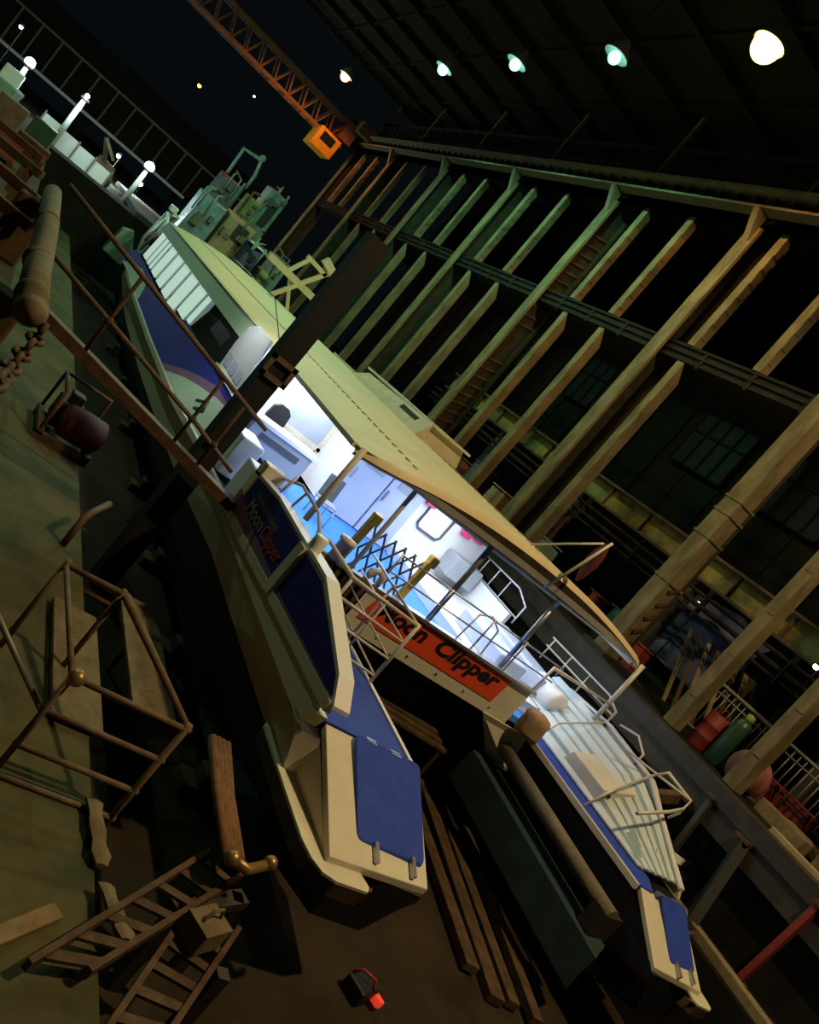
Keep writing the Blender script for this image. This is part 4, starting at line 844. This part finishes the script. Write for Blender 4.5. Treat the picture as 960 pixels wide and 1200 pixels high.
# leaning timbers behind the tarp
for i in range(8):
    y = 11.6 + i * .36
    solo('leaning_board', MB().bar((18.2, y, QZ + .05), (18.75, y + 1.3, .15), .1, .05), 'paletimber' if i % 2 else 'wood', 'thin board leaning behind the barriers, %s from the near end' % ORD[i], 'board', 'thin leaning boards')
def small_lamp(x, y, z, base, lab, g='warmw', r=.07, e=0):
    t = thing('work_lamp', lab, 'lamp', (x, y, base))
    part(t, 'globe', MB().sphere((x, y, z), r), g); part(t, 'housing', MB().lathe((x, y, z + r * .6), [(r * 1.3, 0), (r * .6, r * 1.2), (.02, r * 1.4)]), 'darksteel')
    part(t, 'pole', MB().tube([(x + .12, y, base), (x + .12, y, z + r), (x, y, z + r * 1.4)], .025), 'darksteel')
    if e:
        l = bpy.data.lights.new('lamp_light', 'POINT'); l.energy = e; l.color = (.8, 1, .92); l.shadow_soft_size = .2
        o = link(bpy.data.objects.new('lamp_light', l)); o.parent = t; o.location = (-.1, .35, z - base)
small_lamp(18, 15.2, .76, QZ, 'small white work lamp in front of the blue tarpaulin')
small_lamp(18, 11.6, 1.3, QZ, 'small white work lamp at the edge of view behind the ochre post')
small_lamp(18.6, 27.7, 0.1, QZ, 'tiny white work lamp behind the roof housing', r=.06)
small_lamp(17.6, 31.2, .9, QZ, 'tiny white work lamp farther along the quay', r=.04)
# brown sheet stack seen beyond the roof
t = thing('plate_rack', 'brown ribbed steel plate rack on the quay behind the roof', 'rack', (17.15, 22, QZ))
part(t, 'plate', MB().box(17.1, 17.2, 20.4, 23.0, QZ, .35), 'rust')
mb = MB()
for k in range(6): mb.box(17.02, 17.1, 20.4 + k * .5, 20.46 + k * .5, QZ, .35)
for z in (-1.0, -.3, .3): mb.box(17.02, 17.1, 20.4, 23.0, z, z + .05)
part(t, 'ribs', mb, 'darksteel')

# ================================================================== BEYOND THE BOW
t = thing('hoarding', 'white panel hoarding beyond the dock head under the lamp posts', 'fence', (1.7, 51.5, -2.4))
for i in range(4): part(t, 'panel', MB().box(-.22 + i * 1.02, .76 + i * 1.02, 51.5, 51.56, -2.3, -1.22 - .09 * i), 'hoard')
for i in range(5): part(t, 'post', MB().box(-.27 + i * 1.02, -.18 + i * 1.02, 51.4, 51.5, -2.3, -1.08 - .07 * i), 'fence')
def lamp_post(x, y, base, top, g, lab, e, rad):
    t = thing('lamp_post', lab, 'lamp post', (x, y, base))
    part(t, 'pole', MB().tube([(x, y, base), (x, y, top - .25)], .16, 10, r2=.12), 'hoard')
    part(t, 'lamp_head', MB().lathe((x, y, top - .3), [(.1, 0), (.25, .1), (.2, .2)]), 'darksteel'); part(t, 'globe', MB().sphere((x, y, top), rad), g)
    if e:
        l = bpy.data.lights.new('post_light', 'POINT'); l.energy = e; l.color = (.7, .97, 1); l.shadow_soft_size = .3
        o = link(bpy.data.objects.new('post_light', l)); o.parent = t; o.location = (0, -.6, top - base + .1)
lamp_post(-1.95, 50, -2.3, .15, 'cool', 'cool white lamp post at the far left beside the white hoarding', 90, .26)
lamp_post(.78, 49.6, -2.3, .75, 'cool', 'thick pale lamp post rising in front of the hoarding', 420, .12)
lamp_post(4.95, 50, -2.3, .12, 'cool', 'cool white lamp post nearest the ferry bow', 110, .27)
for x, y, z, g, r, lab in ((-3.2, 52, 1.2, 'cool', .1, 'small white lamp at the left edge beyond the lamp posts'), (4.2, 60, -.6, 'warmw', .13, 'small white lamp beside the orange digger'), (3.4, 60, -1.6, 'warmw', .11, 'lower small white lamp on the far yard'), (5.9, 58, -1.0, 'warmw', .17, 'bright white lamp just beyond the bow frame'),
                            (8.5, 95, 9.4, 'ambr', .2, 'tiny amber light on the far skyline'), (13.0, 95, 12.4, 'cool', .12, 'tiny pale light on the far skyline beside the amber one'), (-2.4, 95, 9.5, 'ambr', .18, 'tiny amber light high at the far left'), (-3.4, 95, 8.5 + 3, 'merc', .22, 'tiny green light at the top left of the yard')):
    small_lamp(x, y, z, -2.3, lab, g, r, 700 if 57 < y < 61 else 0)
# far lattice building
t = thing('far_building', 'dim grey multi-bay building beyond the yard lamps', 'building', (4, 84, -2.3))
part(t, 'ledge', MB().box(-8, 12, 83.4, 84, -.05, .2), 'hoard')
for x in (-7, 2, 11): part(t, 'leg', MB().box(x, x + .6, 83.6, 84, -2.3, 0), 'dockwall')
mb = MB().box(-8, 16, 84, 85, .1, 5.4); mb.mi = 1
for i in range(13): mb.box(-7.6 + i * 1.75, -7.45 + i * 1.75, 83.8, 84, .2, 3.2)
part(t, 'wall', mb, ['dockwall', 'polegrey'])
part(t, 'eaves', MB().box(-8, 16, 83.7, 84, 3.2, 3.4), 'polegrey')
# digger, boat and yard clutter by the bow
t = thing('yard_digger', 'small rusty orange digger beside the ferry bow', 'digger', (3.5, 53.5, -2.3))
part(t, 'body', MB().hexa([(2.9, 53.0, -1.9), (4.2, 53.0, -1.9), (4.2, 54.5, -1.9), (2.9, 54.5, -1.9), (3.0, 53.1, -1.1), (4.0, 53.1, -1.2), (4.0, 54.4, -1.2), (3.0, 54.4, -1.1)]), 'rustpipe', bev=.05)
part(t, 'boom', MB().bar((3.3, 52.9, -1.2), (2.7, 52.4, -.2), .16, .2).bar((2.7, 52.4, -.2), (3.6, 52.2, -.9), .14, .16), 'rustpipe')
for y in (52.8, 54.5): part(t, 'track', MB().box(2.9, 4.2, y - .2, y + .2, -2.3, -1.9), 'darksteel', bev=.1)
GZ = QZ - .3
bx = [(7.85, 46.4, 1.5, 1.5, -1.75, 1.05, 'palebluetarp', 'stack wrapped in pale blue sheeting beyond the bow', 'wrapped_stack'), (9.6, 46.4, 1.7, 1.4, -1.75, 1.2, 'ochre', 'tan plywood cabin with a dark opening beyond the bow', 'cabin'), (10.4, 44.3, .9, 1.2, -1.75, .55, 'tarp', 'blue-grey crate with a pale lid near the trestle', 'crate'), (11.5, 44.2, .7, .9, -1.75, -.05, 'lime', 'lime green sack beside the blue-grey crate', 'sack'),
      (11.9, 54.5, 1.3, 1.6, -1.75, 4.0, 'mint', 'tall mint green cabin with a dark doorway beyond the bow', 'cabin'), (10.55, 52.2, 1.0, 1.0, -1.75, 2.7, 'lime', 'yellow-green crate below the mint cabin', 'crate'), (8.95, 52, 1.5, 1.2, -1.75, 2.7, 'darkgrey', 'dark machine with a mint frame beside the mint cabin', 'machine'), (13.4, 50, 1.0, 1.2, -1.75, 1.1, 'mint', 'pale green machine beside the orange-lit posts', 'machine')]
for bi, (x, y, w, d, z0, z1, m, lab, nm) in enumerate(bx):
    t = thing(nm, lab, nm.replace('_', ' '), (x, y, z0 - .05)); rnd = random.Random(bi); h = z1 - z0
    part(t, 'body', MB().hexa([(x - w / 2, y - d / 2, z0), (x + w / 2, y - d / 2, z0), (x + w / 2, y + d / 2, z0), (x - w / 2, y + d / 2, z0)] + [(x - w / 2 + rnd.uniform(0, .18), y - d / 2, z1 - rnd.uniform(0, .3)), (x + w / 2 - rnd.uniform(0, .15), y - d / 2, z1 - rnd.uniform(0, .2)), (x + w / 2, y + d / 2, z1), (x - w / 2, y + d / 2, z1)]), m, bev=.06)
    fm = rnd.choice(['darkgrey', 'hullblack', 'webdark', 'polegrey'])
    for k in range(4):
        bx0 = x - w / 2 + rnd.uniform(.05, .7) * w; bz = z1 - rnd.uniform(.1, .6) * min(h, 2.2); mb = MB().box(bx0, bx0 + rnd.uniform(.15, .4), y - d / 2 - rnd.uniform(.05, .3), y - d / 2, bz - rnd.uniform(.1, .5), bz); part(t, 'fitting', mb, fm)
    mb = MB()
    for k in range(3):
        px = x - w / 2 + rnd.uniform(0, w); mb.tube([(px, y - d / 2 - .08, z1 - rnd.uniform(.4, 1.4)), (px + rnd.uniform(-.1, .1), y - d / 2 - .08, z1 + .2), (px + rnd.uniform(-.5, .5), y, z1 + rnd.uniform(.15, .5))], .045, 6)
    part(t, 'pipework', mb, 'polegrey' if bi % 2 else 'mint')
    if 'opening' in lab or 'doorway' in lab: part(t, 'opening', MB().box(x - w * .12, x + w * .28, y - d / 2 - .03, y - d / 2 + .02, z1 - h * .4, z1 - h * .1), 'hullblack')
    if 'lid' in lab: part(t, 'lid', MB().box(x - w * .55, x + w * .55, y - d * .55, y + d * .55, z1, z1 + .12), 'hoard', bev=.02)
    part(t, 'base', MB().box(x - w / 2, x + w / 2, y - d / 2, y + d / 2, z0 - .05, z0), 'darksteel')
struct('floor_yard', MB().box(5, 15.2, 43.2, 60, QZ - .3, QZ - .05), 'gravel')
t = thing('davit_frame', 'mint tubular frame standing on the dark machine', 'frame', (9.0, 52, 2.7))
part(t, 'hoop', MB().tube([(8.4, 51.6, 2.7), (8.3, 51.6, 4.3), (9.4, 51.6, 4.5), (9.65, 51.6, 3.6), (9.65, 51.6, 2.7)], .10), 'mint')
part(t, 'lamp', MB().sphere((9.4, 51.6, 4.6), .2), 'mint')
t = thing('pale_boat', 'pale workboat at the far left beyond the lamp post', 'boat', (-1.9, 44, -2.0))
part(t, 'hull', MB().loft([[(-2.6 + s, y, -1.6), (-1.9, y, -1.74), (-1.2 - s, y, -1.6), (-1.1 - s, y, -1.1), (-2.7 + s, y, -1.1)] for y, s in ((40, .25), (42, 0), (45, .1), (47, .6))]), 'mint')
part(t, 'wheelhouse', MB().box(-2.3, -1.5, 42.5, 44.2, -1.1, -.45), 'white', bev=.05)

# ================================================================== CAMERA, WORLD, VIEW
cam = bpy.data.cameras.new('camera'); cam.sensor_fit = 'HORIZONTAL'; cam.sensor_width = 36; cam.lens = 37.5; cam.clip_end = 500
co = link(bpy.data.objects.new('camera', cam))
roll, pitch, yaw = (math.radians(a) for a in (40.72, 6.0, 31.85))
fw = V((math.sin(yaw) * math.cos(pitch), math.cos(yaw) * math.cos(pitch), -math.sin(pitch))); rt = V((math.cos(yaw), -math.sin(yaw), 0)); upv = rt.cross(fw)
Xi = rt * math.cos(roll) + upv * math.sin(roll); Yi = upv * math.cos(roll) - rt * math.sin(roll)
mw = Matrix((Xi, Yi, -fw)).transposed().to_4x4(); mw.translation = V((0, 0, Z0)); co.matrix_world = mw
sc = bpy.context.scene; sc.camera = co
w = bpy.data.worlds.new('night'); sc.world = w; w.use_nodes = True
bg = w.node_tree.nodes['Background']; bg.inputs[0].default_value = (.35, .5, .6, 1); bg.inputs[1].default_value = .006
sc.view_settings.view_transform = 'Standard'; sc.view_settings.look = 'None'; sc.view_settings.gamma = 1; sc.view_settings.use_curve_mapping = False
sc.view_settings.exposure = 0
